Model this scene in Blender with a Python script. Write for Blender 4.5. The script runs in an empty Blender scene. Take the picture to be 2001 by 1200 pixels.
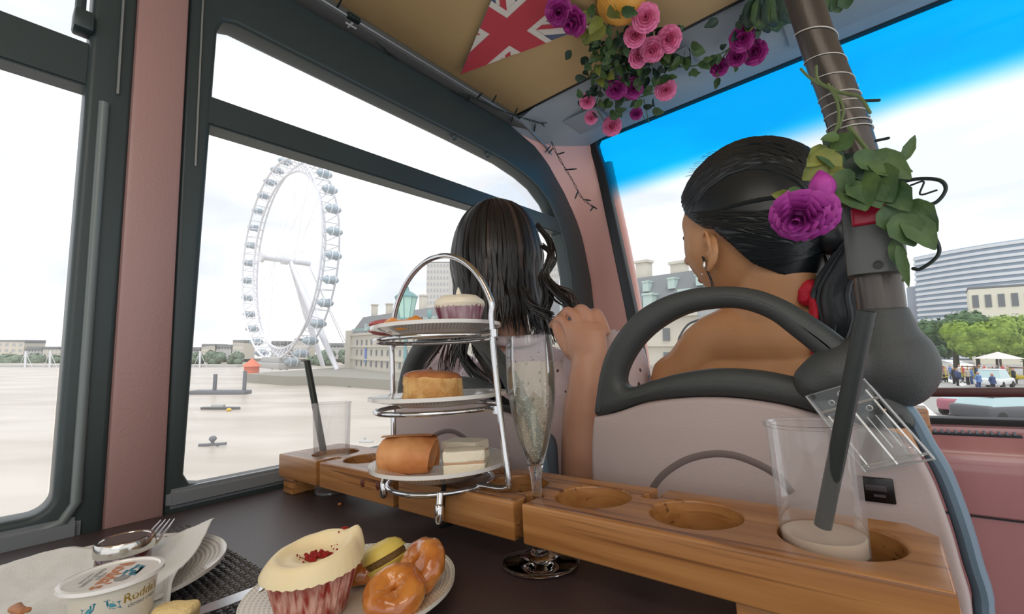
import bpy, bmesh, math, random
from mathutils import Vector, Matrix, noise, Euler
random.seed(7)
PI = math.pi
COL = bpy.context.scene.collection
V = Vector

# ------------------------------------------------------------------ camera geometry (bus frame: X right, Y forward, Z up, table top = 0)
FPX = 870.0
_F = V((735, -78, FPX)).normalized()
_U = V((-324, 6650, FPX)); _U = (_U - _F * _U.dot(_F)).normalized()
_L = V((-1047, -165, FPX))
_R = _F.cross(_U)
if _R.dot(_L) > 0: _R = -_R
CAM = V((0, 0, .19))
def ray(x, y):
    d = V((x - 1000.5, 600 - y, FPX))
    return V((d.dot(_R), d.dot(_F), d.dot(_U))) / FPX
def PZ(x, y, z=0.0): r = ray(x, y); return CAM + r * ((z - CAM.z) / r.z)
def PX(x, y, X): r = ray(x, y); return CAM + r * (X / r.x)
def PY(x, y, Y): r = ray(x, y); return CAM + r * (Y / r.y)

def c2b(v): return V((v.dot(_R), v.dot(_F), v.dot(_U)))
cam_right = c2b(V((1, 0, 0))); cam_up = c2b(V((0, 1, 0))); cam_fwd = c2b(V((0, 0, 1)))
cam = bpy.data.cameras.new('camera'); camo = bpy.data.objects.new('camera', cam); COL.objects.link(camo)
cam.sensor_width = 36; cam.lens = 36 * FPX / 2001.0; cam.clip_start = .01; cam.clip_end = 5000
m3 = Matrix((cam_right, cam_up, -cam_fwd)).transposed()
camo.matrix_world = Matrix.Translation(CAM) @ m3.to_4x4()
bpy.context.scene.camera = camo
# outdoor frame: the bus leans a little on the bridge, true level follows the horizon
o_up = c2b(V((0, FPX, 80)).normalized()); o_fwd = c2b(V((0, -80, FPX)).normalized()); o_right = cam_right
M_OUT = Matrix.Translation(CAM) @ Matrix((o_right, o_fwd, o_up)).transposed().to_4x4()
def OD(x, y, D):            # outdoor local coords of a pixel at forward distance D
    d = V((x - 1000.5, 600 - y, FPX)); n = math.hypot(80, FPX)
    f = (-80 * d.y + FPX * d.z) / n; u = (FPX * d.y + 80 * d.z) / n
    return V((d.x, f, u)) * (D / f)

# ------------------------------------------------------------------ materials
MATS = {}
def mat(name, col, rough=.5, metal=0, spec=.5, bump=0, bscale=40, var=0, vscale=8, col2=None, sub=0, emis=None, estr=0, coat=0, stretch=(1, 1, 1), trans=0, ior=1.45, vdetail=3):
    if name in MATS: return MATS[name]
    m = bpy.data.materials.new(name); m.use_nodes = True; nt = m.node_tree; p = nt.nodes['Principled BSDF']
    c = (*col, 1); p.inputs['Base Color'].default_value = c
    p.inputs['Roughness'].default_value = rough; p.inputs['Metallic'].default_value = metal
    p.inputs['Specular IOR Level'].default_value = spec; p.inputs['IOR'].default_value = ior
    p.inputs['Coat Weight'].default_value = coat; p.inputs['Coat Roughness'].default_value = .08
    p.inputs['Transmission Weight'].default_value = trans
    if sub:
        p.inputs['Subsurface Weight'].default_value = sub; p.inputs['Subsurface Scale'].default_value = .01
        p.inputs['Subsurface Radius'].default_value = (1, .4, .2)
    if emis: p.inputs['Emission Color'].default_value = (*emis, 1); p.inputs['Emission Strength'].default_value = estr
    if bump or col2:
        tc = nt.nodes.new('ShaderNodeTexCoord'); mp = nt.nodes.new('ShaderNodeMapping'); mp.inputs['Scale'].default_value = stretch
        nt.links.new(tc.outputs['Object'], mp.inputs['Vector'])
    if col2:
        n = nt.nodes.new('ShaderNodeTexNoise'); n.inputs['Scale'].default_value = vscale; n.inputs['Detail'].default_value = vdetail
        nt.links.new(mp.outputs[0], n.inputs['Vector'])
        r = nt.nodes.new('ShaderNodeValToRGB'); r.color_ramp.elements[0].position = .38; r.color_ramp.elements[1].position = .62
        r.color_ramp.elements[0].color = c; r.color_ramp.elements[1].color = (*col2, 1)
        nt.links.new(n.outputs['Fac'], r.inputs[0]); nt.links.new(r.outputs[0], p.inputs['Base Color'])
    if bump:
        n2 = nt.nodes.new('ShaderNodeTexNoise'); n2.inputs['Scale'].default_value = bscale; n2.inputs['Detail'].default_value = 4
        nt.links.new(mp.outputs[0], n2.inputs['Vector'])
        b = nt.nodes.new('ShaderNodeBump'); b.inputs['Strength'].default_value = bump; b.inputs['Distance'].default_value = .002
        nt.links.new(n2.outputs['Fac'], b.inputs['Height']); nt.links.new(b.outputs[0], p.inputs['Normal'])
    MATS[name] = m
    return m

def clear_mat(name, tint=(1, 1, 1), gloss=.08, haze_film=0.0, haze_film_col=(1, 1, 1), rough=.02, grad=None, edge=.9):
    """thin clear sheet: transparent + fresnel gloss + a little pale scattering film"""
    m = bpy.data.materials.new(name); m.use_nodes = True; nt = m.node_tree; nt.nodes.clear(); N = nt.nodes.new; L = nt.links.new
    out = N('ShaderNodeOutputMaterial'); tr = N('ShaderNodeBsdfTransparent'); tr.inputs[0].default_value = (*tint, 1)
    if grad:      # (axis, z0, z1, colour): tint band of the glass itself, by height in the object
        tc = N('ShaderNodeTexCoord'); sp = N('ShaderNodeSeparateXYZ'); L(tc.outputs['Object'], sp.inputs[0])
        mr = N('ShaderNodeMapRange'); mr.inputs['From Min'].default_value = grad[0]; mr.inputs['From Max'].default_value = grad[1]; mr.interpolation_type = 'SMOOTHSTEP'
        ad = N('ShaderNodeMath'); ad.operation = 'MULTIPLY_ADD'; ad.inputs[1].default_value = grad[3]; L(sp.outputs['X'], ad.inputs[0]); L(sp.outputs['Z'], ad.inputs[2])
        L(ad.outputs[0], mr.inputs['Value'])
        mx = N('ShaderNodeMix'); mx.data_type = 'RGBA'; mx.inputs['A'].default_value = (*tint, 1); mx.inputs['B'].default_value = (*grad[2], 1)
        L(mr.outputs[0], mx.inputs['Factor']); L(mx.outputs['Result'], tr.inputs[0])
    gl = N('ShaderNodeBsdfGlossy'); gl.inputs['Roughness'].default_value = rough
    lw = N('ShaderNodeLayerWeight'); lw.inputs['Blend'].default_value = .25
    mu = N('ShaderNodeMath'); mu.operation = 'MULTIPLY_ADD'; mu.inputs[1].default_value = edge; mu.inputs[2].default_value = gloss; mu.use_clamp = True
    L(lw.outputs['Fresnel'], mu.inputs[0])
    m1 = N('ShaderNodeMixShader'); L(mu.outputs[0], m1.inputs[0]); L(tr.outputs[0], m1.inputs[1]); L(gl.outputs[0], m1.inputs[2])
    last = m1
    if haze_film:  # pale scattering film; in the window panes it imitates outdoor haze
        df = N('ShaderNodeBsdfDiffuse'); df.inputs[0].default_value = (*haze_film_col, 1); tl = N('ShaderNodeBsdfTranslucent'); tl.inputs[0].default_value = (*haze_film_col, 1)
        a = N('ShaderNodeAddShader'); m3_ = N('ShaderNodeMixShader'); m3_.inputs[0].default_value = .5; L(df.outputs[0], m3_.inputs[1]); L(tl.outputs[0], m3_.inputs[2])
        m2 = N('ShaderNodeMixShader'); m2.inputs[0].default_value = haze_film; L(last.outputs[0], m2.inputs[1]); L(m3_.outputs[0], m2.inputs[2]); last = m2
    L(last.outputs[0], out.inputs[0])
    MATS[name] = m
    return m

# ------------------------------------------------------------------ mesh builder
def frame_of(d, up=V((0, 0, 1))):
    d = d.normalized()
    if abs(d.dot(up)) > .98: up = V((1, 0, 0))
    a = up.cross(d).normalized(); b = d.cross(a)
    return a, b
class MB:
    def __init__(s): s.bm = bmesh.new(); s.mi = 0
    def _f(s, vs):
        try: f = s.bm.faces.new(vs); f.material_index = s.mi; return f
        except ValueError: return None
    def box(s, c, size, rot=None, bev=0, seg=2, M=None):
        t = bmesh.new(); bmesh.ops.create_cube(t, size=1)
        bmesh.ops.scale(t, vec=size, verts=t.verts)
        if bev: bmesh.ops.bevel(t, geom=t.edges[:], offset=bev, segments=seg, profile=.5, affect='EDGES')
        X = Matrix.Translation(c)
        if rot is not None: X = X @ (rot.to_4x4() if isinstance(rot, Matrix) else Euler(rot).to_matrix().to_4x4())
        if M is not None: X = M @ X
        t.transform(X); s.join(t); return s
    def join(s, t):
        vm = {v: s.bm.verts.new(v.co) for v in t.verts}
        for f in t.faces: s._f([vm[v] for v in f.verts])
        t.free()
    def rings(s, rings, closed=True, cap=True, loop=False):
        R = [[s.bm.verts.new(p) for p in r] for r in rings]; n = len(R[0])
        m = len(R)
        for i in range(m if loop else m - 1):
            a, b = R[i], R[(i + 1) % m]
            for j in range(n if closed else n - 1):
                s._f([a[j], a[(j + 1) % n], b[(j + 1) % n], b[j]])
        if cap and not loop and closed:
            s._f(R[0][::-1]); s._f(R[-1])
        return R
    def tube(s, pts, r, seg=12, cap=True, loop=False, sx=1.0, sy=1.0, up=V((0, 0, 1)), rnd=False):
        pts = [V(p) for p in pts]; n = len(pts)
        rr = r if isinstance(r, (list, tuple)) else [r] * n
        rr = list(rr)
        if rnd:    # round ends
            d0 = (pts[1] - pts[0]).normalized(); d1 = (pts[-1] - pts[-2]).normalized()
            r0, r1 = rr[0], rr[-1]; P = []; Q = []
            for a in (80, 60, 35): P.append(pts[0] - d0 * r0 * math.sin(math.radians(a))); Q.append(r0 * math.cos(math.radians(a)))
            P += pts; Q += rr
            for a in (35, 60, 80): P.append(pts[-1] + d1 * r1 * math.sin(math.radians(a))); Q.append(r1 * math.cos(math.radians(a)))
            pts, rr, n = P, Q, len(P)
        rg = []; a = None
        for i in range(n):
            if loop: d = pts[(i + 1) % n] - pts[i - 1]
            else: d = pts[min(i + 1, n - 1)] - pts[max(i - 1, 0)]
            d.normalize()
            if a is None: a, b = frame_of(d, up)
            else:
                a = (a - d * a.dot(d)).normalized(); b = d.cross(a)
            rg.append([pts[i] + (a * math.cos(t) * sx + b * math.sin(t) * sy) * rr[i] for t in [2 * PI * k / seg for k in range(seg)]])
        s.rings(rg, cap=cap, loop=loop); return s
    def lathe(s, prof, seg=32, c=V((0, 0, 0)), M=None, mod=None, cap=True):
        rg = []
        for (r, z) in prof:
            ring = []
            for k in range(seg):
                t = 2 * PI * k / seg; rr, zz = (r, z)
                if mod: rr, zz = mod(r, z, t)
                p = V((rr * math.cos(t), rr * math.sin(t), zz))
                if M is not None: p = M @ p
                ring.append(p + c)
            rg.append(ring)
        s.rings(rg, cap=cap); return s
    def ell(s, c, r, rot=None, seg=24, ring=16, fn=None):
        t = bmesh.new(); bmesh.ops.create_uvsphere(t, u_segments=seg, v_segments=ring, radius=1)
        if fn:
            for v in t.verts: v.co = fn(v.co.copy())
        r = V(r) if not isinstance(r, (int, float)) else V((r, r, r))
        X = Matrix.Translation(c) @ (rot.to_4x4() if rot is not None else Matrix.Identity(4)) @ Matrix.Diagonal((*r, 1))
        t.transform(X); s.join(t); return s
    def face(s, pts): return s._f([s.bm.verts.new(p) for p in pts])
    def mesh(s, mats, smooth=True, ang=40, name='m'):
        me = bpy.data.meshes.new(name); bmesh.ops.recalc_face_normals(s.bm, faces=s.bm.faces[:]); s.bm.to_mesh(me); s.bm.free()
        if not isinstance(mats, (list, tuple)): mats = [mats]
        for m in mats: me.materials.append(m)
        for p in me.polygons: p.use_smooth = smooth
        if smooth and ang: me.set_sharp_from_angle(angle=math.radians(ang))
        return me

def thing(name, label, cat, loc=(0, 0, 0), rz=0, group=None, rot=None, out=False):
    o = bpy.data.objects.new(name, None); COL.objects.link(o); o.empty_display_size = .02
    if out: o.matrix_world = M_OUT @ Matrix.Translation(V(loc)) @ Matrix.Rotation(rz, 4, 'Z')
    elif rot is not None: o.matrix_world = Matrix.Translation(V(loc)) @ rot.to_4x4()
    else: o.location = loc; o.rotation_euler = (0, 0, rz)
    o['label'] = label; o['category'] = cat
    if group: o['group'] = group
    return o
def obj(name, mb, m, parent=None, world=False, smooth=True, ang=40, kind=None, label=None):
    me = mb.mesh(m, smooth, ang, name) if isinstance(mb, MB) else mb
    o = bpy.data.objects.new(name, me); COL.objects.link(o)
    if parent is not None:
        if world:
            X = Matrix.Identity(4); q = parent; chain = []
            while q is not None: chain.append(q); q = q.parent
            for q in reversed(chain): X = X @ q.matrix_basis
            me.transform(X.inverted())
        o.parent = parent
    if kind: o['kind'] = kind
    if label: o['label'] = label
    return o
def tag(o, label, cat, group=None, kind=None):
    o['label'] = label; o['category'] = cat
    if group: o['group'] = group
    if kind: o['kind'] = kind
    return o
def recentre(o):
    """move a single-mesh thing's origin to its base"""
    me = o.data; n = len(me.vertices)
    xs = [v.co for v in me.vertices]
    c = V((sum(v.x for v in xs) / n, sum(v.y for v in xs) / n, min(v.z for v in xs)))
    me.transform(Matrix.Translation(-c)); o.location = o.location + c
    return o
def single(name, mb, m, label, cat, group=None, smooth=True, ang=40, kind=None):
    o = obj(name, mb, m, None, False, smooth, ang); recentre(o); return tag(o, label, cat, group, kind)
def dup(root, M=None, label=None, group=None, loc=None, rz=None):
    r = root.copy(); COL.objects.link(r)
    if M is not None: r.matrix_world = M
    if loc is not None: r.location = loc
    if rz is not None: r.rotation_euler = (0, 0, rz)
    if label: r['label'] = label
    if group: r['group'] = group
    for ch in list(root.children):
        c = ch.copy(); COL.objects.link(c); c.parent = r
        for g in ch.children:
            d = g.copy(); COL.objects.link(d); d.parent = c
    return r
def struct(name, mb, m, smooth=True, ang=40, parent=None):
    o = obj(name, mb, m, parent, False, smooth, ang)
    if parent is None: o['kind'] = 'structure'
    return o
def fuse(mb, m, voxel=.004, smooth=4, name='body', factor=.5):
    """one continuous surface out of overlapping pieces"""
    me = mb.mesh(m, True, None, name); o = bpy.data.objects.new('tmp', me); COL.objects.link(o)
    r = o.modifiers.new('r', 'REMESH'); r.mode = 'VOXEL'; r.voxel_size = voxel; r.use_smooth_shade = True
    sm = o.modifiers.new('s', 'SMOOTH'); sm.iterations = smooth; sm.factor = factor
    dg = bpy.context.evaluated_depsgraph_get(); dg.update()
    res = bpy.data.meshes.new_from_object(o.evaluated_get(dg)); res.name = name
    bpy.data.objects.remove(o); bpy.data.meshes.remove(me)
    for p in res.polygons: p.use_smooth = True
    return res
def curve_plate(outlines, depth, bev, M, m, res=2, name='plate', seg=3):
    """flat plate from 2D outlines (first outer, rest holes), rounded edges; depth along local z"""
    cu = bpy.data.curves.new('c', 'CURVE'); cu.dimensions = '2D'; cu.fill_mode = 'BOTH'
    cu.extrude = max(depth / 2 - bev, 0); cu.bevel_depth = bev; cu.bevel_resolution = seg
    cu.offset = -bev
    for pts in outlines:
        sp = cu.splines.new('POLY'); sp.points.add(len(pts) - 1); sp.use_cyclic_u = True
        for i, p in enumerate(pts): sp.points[i].co = (p[0], p[1], 0, 1)
    o = bpy.data.objects.new('tmp', cu); COL.objects.link(o)
    dg = bpy.context.evaluated_depsgraph_get(); dg.update()
    me = bpy.data.meshes.new_from_object(o.evaluated_get(dg)); me.name = name
    bpy.data.objects.remove(o); bpy.data.curves.remove(cu)
    bm = bmesh.new(); bm.from_mesh(me); bmesh.ops.remove_doubles(bm, verts=bm.verts, dist=1e-5); bm.to_mesh(me); bm.free()
    me.transform(M)
    me.materials.clear(); me.materials.append(m)
    for p in me.polygons: p.use_smooth = True
    me.set_sharp_from_angle(angle=math.radians(35))
    return me
def text_mesh(txt, size, M, m, extrude=.0001, name='lettering', bold=0, shear=0, align='CENTER'):
    cu = bpy.data.curves.new('t', 'FONT'); cu.body = txt; cu.size = size; cu.extrude = extrude; cu.align_x = align; cu.align_y = 'CENTER'; cu.offset = bold; cu.shear = shear
    o = bpy.data.objects.new('tmp', cu); COL.objects.link(o)
    dg = bpy.context.evaluated_depsgraph_get(); dg.update()
    me = bpy.data.meshes.new_from_object(o.evaluated_get(dg)); me.name = name
    bpy.data.objects.remove(o); bpy.data.curves.remove(cu)
    me.transform(M); me.materials.clear(); me.materials.append(m)
    return me
def smooth_path(pts, n=6, loop=False):
    """Catmull-Rom through the points"""
    pts = [V(p) for p in pts]; out = []; k = len(pts)
    rng = k if loop else k - 1
    for i in range(rng):
        p0 = pts[i - 1] if (loop or i > 0) else pts[0] * 2 - pts[1]; p1 = pts[i]; p2 = pts[(i + 1) % k]
        p3 = pts[(i + 2) % k] if (loop or i + 2 < k) else pts[-1] * 2 - pts[-2]
        for j in range(n):
            t = j / n
            out.append(.5 * ((2 * p1) + (p2 - p0) * t + (2 * p0 - 5 * p1 + 4 * p2 - p3) * t * t + (3 * p1 - p0 - 3 * p2 + p3) * t ** 3))
    if not loop: out.append(pts[-1])
    return out
def circ(cx, cy, r, n=40, rev=False):
    a = [(cx + r * math.cos(2 * PI * k / n), cy + r * math.sin(2 * PI * k / n)) for k in range(n)]
    return a[::-1] if rev else a
def nz(p, s=1.0, seed=0.0): return noise.noise(V(p) * s + V((seed, seed * 1.7, -seed)))
# ------------------------------------------------------------------ materials of the bus
M_dark = mat('rubber_grey_frame', (.035, .05, .052), .38, bump=.15, bscale=60)
M_alu = mat('frame_trim_line', (.35, .38, .4), .3, metal=.6)
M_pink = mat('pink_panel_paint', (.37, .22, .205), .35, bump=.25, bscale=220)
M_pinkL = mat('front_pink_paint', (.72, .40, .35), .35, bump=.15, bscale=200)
M_beige = mat('cream_ceiling_panel', (.60, .42, .20), .6, col2=(.54, .375, .175), vscale=3, bump=.1, bscale=30)
M_grey = mat('grey_ceiling_panel', (.36, .41, .44), .45, col2=(.30, .35, .39), vscale=5)
M_greyb = mat('grey_seam_panel', (.28, .33, .37), .5)
M_win = clear_mat('side_window_glass', (.99, .995, 1), .012, .055, (1, 1, 1), edge=.12)  # whitish film veils the view, standing in for haze and glare outside
M_wind = clear_mat('windscreen_glass', (.98, .99, .99), .01, .015, (1, 1, 1), grad=(.755, .85, (.0, .655, .98), .0), edge=.08)
M_floor = mat('bus_floor_vinyl', (.10, .11, .13), .6, col2=(.13, .14, .16), vscale=40)
M_black = mat('black_gasket', (.012, .014, .016), .45)
XW = -.85

def rrect(y0, y1, z0, z1, rs, n=10):
    """rounded rectangle, corner radii: bottom-left, bottom-right, top-right, top-left"""
    out = []
    cs = [(y0, z0, rs[0], 180), (y1, z0, rs[1], 270), (y1, z1, rs[2], 0), (y0, z1, rs[3], 90)]
    for (y, z, r, a0) in cs:
        cx = y + r if y == y0 else y - r; cz = z + r if z == z0 else z - r
        for k in range(n + 1):
            a = math.radians(a0 + 90 * k / n); out.append((cx + r * math.cos(a), cz + r * math.sin(a)))
    return out
# a 2D outline (Y,Z) placed on a wall plane X = const; local x->Y, y->Z, z->X
def wallM(X): return Matrix(((0, 0, 1, X), (1, 0, 0, 0), (0, 1, 0, 0), (0, 0, 0, 1)))

# front side window: traced outline with a large swept corner at the front
top_out = [(1.46, .62), (1.425, .72), (1.36, .81), (1.27, .885), (1.17, .93), (1.04, .955), (.8, .955), (.5, .95), (.19, .945)]
outer = [(.185, -.03), (1.50, -.03), (1.50, .40), (1.49, .50)] + top_out
top_in = [(1.345, .40), (1.338, .50), (1.318, .60), (1.285, .68), (1.235, .745), (1.17, .785), (1.10, .805), (1.00, .82), (.8, .826), (.5, .829), (.26, .832), (.240, .825)]
inner = [(.243, .028), (.222, .05), (.232, .4)] + []
inner = [(.240, .030), (1.31, .030), (1.338, .06)] + top_in + [(.232, .80), (.212, .05), (.22, .035)]
wf = curve_plate([outer, inner[::-1]], .05, .008, wallM(XW - .012), M_dark, name='window_2', seg=3)
w2 = obj('window_2', wf, M_dark); w2['kind'] = 'structure'
def wpart(name, y0, y1, z0, z1, x0, x1, m, par, bev=.004, rot=None):
    b = MB(); b.box(V(((x0 + x1) / 2, (y0 + y1) / 2, (z0 + z1) / 2)), V((abs(x1 - x0), y1 - y0, z1 - z0)), rot=rot, bev=bev)
    return obj(name, b, m, par)
# transom bar, slightly rising to the front
b = MB()
def slab(b, ya, za0, za1, yb, zb0, zb1, x0, x1):
    P = [V((x, y, z)) for x in (x0, x1) for (y, z) in ((ya, za0), (yb, zb0), (yb, zb1), (ya, za1))]
    v = [b.bm.verts.new(p) for p in P]
    for f in ((0, 1, 2, 3), (7, 6, 5, 4), (0, 4, 5, 1), (1, 5, 6, 2), (2, 6, 7, 3), (3, 7, 4, 0)): b._f([v[i] for i in f])
slab(b, .20, .621, .674, 1.34, .645, .700, XW - .03, XW + .012)
bmesh.ops.bevel(b.bm, geom=b.bm.edges[:], offset=.003, segments=2, affect='EDGES')
obj('transom_bar', b, M_dark, w2)
b = MB(); slab(b, .205, .6735, .676, 1.33, .6995, .702, XW - .02, XW - .012); obj('bar_highlight_strip', b, M_alu, w2)
for (y, z) in ((.80, .822), (.935, .818)):
    b = MB(); b.ell(V((XW + .004, y, z)), V((.01, .009, .012))); b.box(V((XW, y, z + .008)), V((.016, .026, .012)), bev=.003); obj('window_catch', b, M_dark, w2)
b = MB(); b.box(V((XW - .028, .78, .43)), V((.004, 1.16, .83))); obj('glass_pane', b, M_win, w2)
b = MB(); slab(b, .19, .004, .032, 1.45, .012, .034, XW - .001, XW + .02); bmesh.ops.bevel(b.bm, geom=b.bm.edges[:], offset=.006, segments=3, affect='EDGES')
obj('sill_ledge', b, mat('sill_grey', (.20, .22, .24), .25, bump=.1, bscale=40), w2)
# vertical thin bright line along the front window's rear jamb
b = MB(); b.box(V((XW + .015, .207, .74)), V((.002, .0025, .40))); obj('jamb_strip', b, M_alu, w2)

# rear side window
outer = [(-1.2, -.03), (.124, -.03), (.124, .945), (-1.2, .945)]
inner = rrect(-1.1, .072, .032, .83, (.03, .022, .022, .03))
w1m = curve_plate([outer, inner[::-1]], .05, .008, wallM(XW - .012), M_dark, name='window_1')
w1 = obj('window_1', w1m, M_dark); w1['kind'] = 'structure'
b = MB(); slab(b, -1.12, .622, .686, .075, .622, .690, XW - .03, XW + .006); bmesh.ops.bevel(b.bm, geom=b.bm.edges[:], offset=.003, segments=2, affect='EDGES'); obj('transom_bar', b, M_dark, w1)
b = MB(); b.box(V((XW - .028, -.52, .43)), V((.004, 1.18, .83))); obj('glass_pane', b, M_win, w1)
b = MB(); b.tube([(XW + .015, .092, .60), (XW + .015, .094, .04), (XW + .015, .082, .018), (XW + .015, .05, .008), (XW + .015, -.2, .002), (XW + .015, -1.1, 0)], .006, 10); obj('rubber_bead', b, mat('bead', (.16, .19, .19), .28), w1)
b = MB(); b.tube([(XW + .016, .104, .93), (XW + .016, .106, .62)], .0018, 6); obj('frame_line', b, M_alu, w1)
b = MB(); b.box(V((XW + .008, .064, .715)), V((.03, .022, .03)), bev=.004); b.tube([(XW + .01, .06, .725), (XW + .012, .058, .93)], .006, 8); obj('window_latch', b, M_dark, w1)
b = MB(); slab(b, -1.2, -.012, .020, .10, -.008, .022, XW + .0, XW + .022); bmesh.ops.bevel(b.bm, geom=b.bm.edges[:], offset=.006, segments=3, affect='EDGES'); obj('sill_ledge', b, MATS['sill_grey'], w1)

# pink pillar between the windows and the wall under them
b = MB(); b.box(V((XW - .004, .155, .47)), V((.045, .066, 1.0)), bev=.006)
struct('trim_1', b, M_pink)
b = MB(); b.box(V((XW - .02, .2, -.40)), V((.05, 2.75, .76))); struct('wall_left', b, M_pink)
b = MB(); b.box(V((-.0, .2, -.74)), V((1.8, 2.9, .04))); struct('floor', b, M_floor)

# ceiling : cream panel, cove strip, grey front header
b = MB(); b.box(V((.03, -.475, 1.0)), V((1.76, 3.05, .04)), bev=.006); struct('ceiling', b, M_beige)
b = MB(); b.box(V((XW + .012, .20, .968)), V((.05, 2.1, .026)), bev=.006); struct('trim_2', b, mat('cove_grey', (.12, .125, .12), .5))
b = MB(); b.tube([(XW + .038, -1.2, .957), (XW + .038, 1.07, .962), (XW + .03, 1.2, .938), (XW + .02, 1.3, .90)], .003, 8); struct('trim_3', b, M_alu)
# header: grey panel sweeping from the ceiling down to the windscreen head
b = MB()
rows = []
for k in range(9):
    t = k / 8; y = 1.055 + t * .325
    z = .992 - .008 * t - .012 * math.sin(t * PI)
    rows.append([V((x, y, z - (.05 * max(0, (-.62 - x) / .26) ** 2) - .02 * t * 0)) for x in [(-.88 + 1.8 * j / 30) for j in range(31)]])
b.rings(rows, closed=False, cap=False)
r2 = [[p + V((0, 0, .02)) for p in r] for r in rows]
b.rings(r2, closed=False, cap=False)
struct('trim_4', b, M_grey)
b = MB(); b.box(V((.02, 1.052, .984)), V((1.72, .008, .008))); struct('trim_5', b, M_black)
# patch plates on the header
b = MB()
for (x0, y0, x1, y1) in ((-.72, 1.17, -.60, 1.28), (-.56, 1.10, -.30, 1.20), (-.10, 1.10, .25, 1.30)):
    b.box(V(((x0 + x1) / 2, (y0 + y1) / 2, .968)), V((x1 - x0, y1 - y0, .004)), bev=.001)
struct('trim_6', b, M_greyb)

# windscreen, raked plane
def WS(px, py, off=0.0):
    """point on the windscreen plane  Y = 1.52 - .12*z"""
    r = ray(px, py); n = V((0, 1, .12)); d = 1.52 + off
    t = (d - n.dot(CAM)) / n.dot(r); return CAM + r * t
wl = WS(1167, 288); wb = WS(1290, 800)
ang = math.atan(.12)
def scrM(off=0.0):   # local x->X, y->up the plane, z-> normal
    up = V((0, -math.sin(ang), math.cos(ang))); nn = V((1, 0, 0)).cross(up)
    m = Matrix((V((1, 0, 0)), up, nn)).transposed().to_4x4(); return Matrix.Translation(V((0, 1.52 + off, 0))) @ m
SM = scrM(); SMi = SM.inverted()
def s2(px, py): q = SMi @ WS(px, py); return (q.x, q.y)
inn = [s2(1168, 284), s2(1184, 330), s2(1215, 470), s2(1243, 600), s2(1270, 740)]
xl = inn[-1][0] + .01
zt = sum(s2(*p)[1] for p in ((1300, 228), (1645, 78), (1850, 0))) / 3
inn[0] = (inn[0][0] + .0, zt)
innl = [(inn[0][0] + .012, zt), (inn[0][0], zt - .015)] + inn[1:] + [(xl, .03), (xl + .02, .015), (1.25, .015), (1.25, zt)]
outl = [(inn[0][0] - .028, zt + .055), (inn[0][0] - .03, zt), (inn[1][0] - .033, inn[1][1]), (inn[2][0] - .036, inn[2][1]), (inn[3][0] - .037, inn[3][1]), (inn[4][0] - .04, inn[4][1]), (xl - .045, -.02), (1.3, -.02), (1.3, zt + .055)]
fm = curve_plate([outl, innl[::-1]], .03, .004, SM, M_black, name='window_3')
w3 = obj('window_3', fm, M_black); w3['kind'] = 'structure'
g = MB(); x0, x1 = inn[0][0] - .01, 1.27
g.face([V((x0, 0, .0)), V((x1, 0, 0)), V((x1, 0, zt + .01)), V((x0, 0, zt + .01))]); g.face([V((x0, .004, .0)), V((x1, .004, 0)), V((x1, .004, zt + .01)), V((x0, .004, zt + .01))])
gp = obj('glass_pane', g, M_wind, w3); gp.matrix_basis = Matrix.Translation(V((0, 1.535, 0))) @ Matrix.Rotation(ang, 4, 'X')
# front corner pillar (pink) between side window and windscreen
def ipt(p, q, t): return p + (q - p) * t
b = MB()
prof = []
zs = [-.1, .1, .3, .5, .65, .75, .83, .90, .96, 1.0]
for z in zs:
    # left edge follows the swept corner of the side window frame
    yl = 1.50 if z < .42 else 1.50 - .42 * max(0, (z - .42) / .53) ** 2.6
    yr = 1.52 - .12 * z + .01
    # right edge follows windscreen outer frame left side
    px = inn[0][0] + (inn[-1][0] - inn[0][0]) * max(0, min(1, (zt - z) / (zt - inn[-1][1]))) - .03
    a = V((XW + .0, yl - .01, z)); c = V((px + .012, yr - .012, z)); m_ = V((XW + .02, yr + .0, z))
    m_ = (a + c) / 2 + V((-.018, .018, 0))
    prof.append([a, ipt(a, m_, .5) + V((-.003, .003, 0)), m_, ipt(m_, c, .5) + V((-.002, .004, 0)), c, c + V((.004, .05, 0)), V((XW - .05, yr + .06, z)), V((XW - .06, yl, z))])
b.rings(prof, closed=True, cap=True)
struct('trim_7', b, M_pinkL, ang=30)
# outside front quarter: pink body mould beyond the glass, seen through the windscreen
b = MB(); pts = [WS(1186, 320, .10), WS(1212, 440, .10), WS(1232, 540, .10), WS(1250, 650, .11), WS(1268, 790, .12)]
b.tube(smooth_path(pts), .022, 12, sx=1.0, sy=1); struct('trim_8', b, M_pinkL)
# front wall below the windscreen: pink padded dash with a ledge
b = MB()
prof = [(1.455, .0), (1.440, -.008), (1.425, -.022), (1.418, -.035), (1.408, -.055), (1.405, -.09), (1.42, -.18), (1.435, -.185), (1.435, -.195), (1.44, -.30), (1.46, -.5), (1.47, -.72)]
rows = [[V((x, y, z)) for (y, z) in prof] for x in [-.84 + 2.1 * k / 20 for k in range(21)]]
b.rings(rows, closed=False, cap=False)
rows = [[V((-.84, 1.455, -.002)), V((-.84, 1.53, .0))], [V((1.26, 1.455, -.002)), V((1.26, 1.53, .0))]]; b.rings(rows, closed=False, cap=False)
M_dash = mat('glossy_pink_dash', (.47, .21, .21), .2, col2=(.36, .14, .145), vscale=3, stretch=(2.5, .3, .1), coat=.5)  # upright colour streaks imitate reflections on the dash
struct('wall_front', b, M_dash, ang=50)
b = MB(); b.box(V((.0, 1.4325, -.188)), V((1.9, .004, .003))); struct('trim_9', b, M_black)
b = MB(); b.box(V((.03, 1.425, .0)), V((0, 0, 0)))
vt = thing('air_vent', 'long narrow dark slatted vent let into the pink ledge under the windscreen', 'vent', (.10, 1.44, -.012))
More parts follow.
